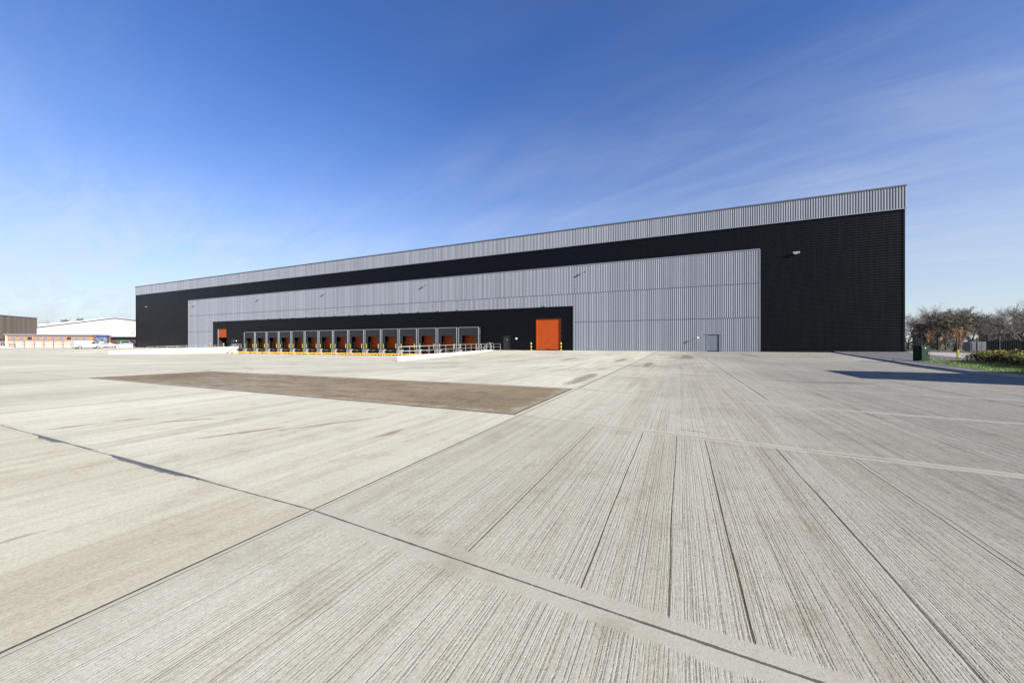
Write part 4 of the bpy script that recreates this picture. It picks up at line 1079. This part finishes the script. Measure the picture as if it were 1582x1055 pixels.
for k in range(10):
    x = 1.6 + k * (L - 2.6) / 9.6
    mb = MB(); mb.box(x - .62, x + .62, -.04, .05, 2.40, 3.5); w_ = mb.build('window', M['galv'], bo_)
    mb = MB(); mb.box(x - .53, x + .53, -.07, -.042, 2.5, 3.42); mb.build('pane', M['glass'] if k in (2, 7) else M['grey_door'], w_)
A = spot(-40, 96); B = spot(24, 101); rz, L = wall_frame(A, B)
rr = empty('ramp_railing', (A.x, A.y, 0), rz, 'sloping black railing and ramp at the left edge', 'railing')
mb = MB(); mb.prism([(0, 0), (L, 0), (L, .1), (0, 1.55)], 'y', -.1, 1.6); mb.build('ramp', M['kerb'], rr)
mb = MB()
n = 26
for i in range(n + 1):
    x = L * i / n; z = 1.55 - 1.45 * i / n; mb.tube([(x, -.05, z), (x, -.05, z + .9)], .035, 4)
mb.tube([(0, -.05, 2.45), (L, -.05, 1.0)], .05, 6); mb.tube([(0, -.05, 1.7), (L, -.05, .25)], .05, 6)
mb.build('rail', M['black_paint'], rr)


def wheel(e, x, y, r, w=.22):
    mb = MB(); mb.cyl((x, y, r), r, 'y', w, 20); t = mb.build('wheel', M['rubber'], e)
    mb = MB(); s = -1 if y < 0 else 1; mb.cyl((x, y + s * (w / 2 + .005), r), r * .62, 'y', .02, 16); mb.build('rim', M['galv'], t)


def van(name, loc, rz, prof, win, wheels, L, Wd, r, paint, label, cat, screen=None, extras=None):
    """prof: side outline (x,z); front towards +x, near side -y"""
    e = empty(name, loc, rz, label, cat)
    mb = MB(); mb.prism(prof, 'y', -Wd / 2, Wd / 2); mb.build('body', paint, e, bevel=.06)
    for s in (-1, 1):
        y_ = s * (Wd / 2 + .004)
        mb = MB(); mb.prism(win, 'y', *sorted((y_, s * (Wd / 2 - .05)))); mb.build('side_window', M['glass'], e)
        for x in wheels:
            mb = MB(); mb.cyl((x, s * (Wd / 2 - .02), r + .03), r * 1.18, 'y', .055, 20); mb.build('wheel_arch', M['black_paint'], e)
            wheel(e, x, s * (Wd / 2 - .06), r)
        mb = MB(); mb.box(-L / 2 + .3, L / 2 - .3, *sorted((s * (Wd / 2 - .02), s * (Wd / 2 + .015))), r * .62, r * .62 + .16); mb.build('sill', M['black_paint'], e)
    if screen:
        mb = MB(); (xa, za), (xb, zb) = screen; nx, nz = (zb - za), -(xb - xa); l = math.hypot(nx, nz); nx, nz = nx / l * -.015, nz / l * -.015
        mb.face([(xa + .015, -Wd * .42, za + .015), (xa + .015, Wd * .42, za + .015), (xb + .015, Wd * .40, zb + .015), (xb + .015, -Wd * .40, zb + .015)]); mb.build('windscreen', M['glass'], e)
    for s in (-1, 1):
        mb = MB(); mb.box(L / 2 - .12, L / 2 + .015, s * Wd * .36 - .14, s * Wd * .36 + .14, .72, .92); mb.build('headlight', M['lamp_glass'], e)
        mb = MB(); mb.box(-L / 2 - .012, -L / 2 + .04, s * Wd * .43 - .07, s * Wd * .43 + .07, .8, 1.2); mb.build('tail_light', M['red_dark'], e)
    mb = MB(); mb.box(L / 2 - .05, L / 2 + .04, -Wd * .46, Wd * .46, .28, .5); mb.build('bumper', M['black_paint'], e)
    return e
LV = 5.0
vprof = [(-2.5, .3), (2.45, .3), (2.5, .62), (2.38, .98), (1.55, 1.16), (.78, 1.86), (.55, 1.97), (-2.35, 1.97), (-2.5, 1.75)]
p = spot(135, 93)
van('white_van', (p.x, p.y, z_yard(p.x, p.y)), R(92), vprof, [(.45, 1.18), (1.4, 1.18), (.82, 1.72), (.45, 1.74)], (-1.6, 1.55), LV, 1.9, .34, M['car_white'], 'white panel van parked across the far left of the yard', 'van', ((1.55, 1.16), (.78, 1.86)))
cprof = [(-2.0, .3), (2.0, .3), (2.08, .6), (1.95, .85), (1.1, .98), (.45, 1.42), (-1.3, 1.45), (-1.95, 1.0), (-2.08, .8)]
p = spot(167, 108)
van('white_car', (p.x, p.y, 0.05), R(60), cprof, [(-1.5, .98), (.85, .98), (.38, 1.34), (-1.2, 1.36)], (-1.3, 1.3), 4.1, 1.7, .3, M['car_white'], 'white car half hidden behind the white van', 'car', ((1.1, .98), (.45, 1.42)))
sprof = [(-2.2, .35), (2.2, .35), (2.28, .7), (2.15, 1.0), (1.15, 1.12), (.5, 1.72), (-1.9, 1.75), (-2.25, 1.1)]
p = spot(200, 127)
van('silver_car', (p.x, p.y, 0.45), R(30), sprof, [(-1.75, 1.12), (.95, 1.12), (.42, 1.6), (-1.6, 1.62)], (-1.4, 1.4), 4.5, 1.85, .36, M['car_silver'], 'silver estate car parked by the warehouse far corner', 'car', ((1.15, 1.12), (.5, 1.72)))
p = spot(157, 118)
tk = empty('blue_lorry', (p.x, p.y, 0), R(70), 'blue lorry facing the yard in front of the white shed', 'lorry')
mb = MB(); mb.prism([(-.9, .6), (1.1, .6), (1.15, 1.4), (1.0, 2.2), (.85, 3.2), (.6, 3.45), (-.9, 3.5)], 'x', -1.25, 1.25)
o = mb.build('cab', M['truck_blue'], tk, bevel=.05); o.rotation_euler = (0, 0, math.pi)
mb = MB(); mb.box(-1.3, 1.3, 1.1, 8.0, 1.1, 4.05); mb.build('box_body', M['truck_blue'], tk)
mb = MB(); mb.prism([(-1.075, 2.15), (-.93, 3.1), (-.9, 3.1), (-1.045, 2.15)], 'x', -1.1, 1.1); mb.build('windscreen', M['glass'], tk)
mb = MB(); mb.box(-1.2, 1.2, -1.22, -1.12, .55, 1.0); mb.build('bumper', M['white'], tk)
mb = MB(); mb.box(-.45, .45, -1.2, -1.155, 1.35, 1.75); mb.build('grille', M['white'], tk)
mb = MB(); mb.box(-1.1, 1.1, -1.0, -.9, 3.25, 3.42); mb.build('sun_visor', M['truck_blue'], tk)
for x in (-1.05, 1.05):
    for y in (0, 6.4):
        mb = MB(); mb.cyl((x, y, .5), .5, 'x', .3, 18); mb.build('wheel', M['rubber'], tk)
    mb = MB(); mb.box(x * 1.25 - .12, x * 1.25 + .12, -.85, -.7, 2.2, 2.9); mb.build('mirror', M['black_paint'], tk)
p = spot(189, 131)
gb = empty('green_skip', (p.x, p.y, 0.2), R(25), 'small green waste container beside the silver car', 'bin')
mb = MB(); mb.prism([(-.75, .15), (.75, .15), (.95, 2.3), (-.95, 2.3)], 'x', -.8, .8); mb.build('body', M['green_bin'], gb, bevel=.03)
mb = MB(); mb.box(-.85, .85, -1.0, 1.0, 2.3, 2.42); mb.build('lid', M['green_bin'], gb, bevel=.02)
A, B = spot(178, 117), spot(205, 119); rz, L = wall_frame(A, B)
mb = MB(); mb.prism([(0, -.1), (.5, -.1), (.32, .35), (.18, .85), (.0, .85)], 'x', 0, L); wl = mb.build('concrete_barrier', M['white_wall'])
wl.location = (A.x, A.y, 0.1); wl.rotation_euler = (0, 0, rz); tag(wl, 'low white concrete barrier in front of the silver car', 'barrier')

# ------------------------------------------------------------------ invented cabin out of view to the right, added to cast the yard shadow
scb = empty('added_shadow_cabin', (-6.4, -39.2, z_land(-6.4, -39.2) - .02), 0, 'added unseen grey cabin past the right edge, put there to throw a shadow on the yard', 'cabin')
mb = MB(); v_ribs(mb, -3, 3, .15, 3.0, -2.0, .3, .03); mb.box(-3.0, 3.0, -1.98, 2.0, .12, 3.02); mb.build('wall', M['pier'], scb)
mb = MB(); mb.box(-3.12, 3.12, -2.1, 2.1, 3.02, 3.14); mb.build('roof', M['dark_trim'], scb)
mb = MB(); mb.box(-.5, .45, -2.07, -2.035, .2, 2.2); mb.build('door', M['grey_door'], scb)
for x in (-1.9, 1.7):
    mb = MB(); mb.box(x - .55, x + .55, -2.07, -2.035, 1.1, 2.1); w_ = mb.build('window', M['white'], scb)
    mb = MB(); mb.box(x - .45, x + .45, -2.09, -2.072, 1.2, 2.0); mb.build('pane', M['glass'], w_)
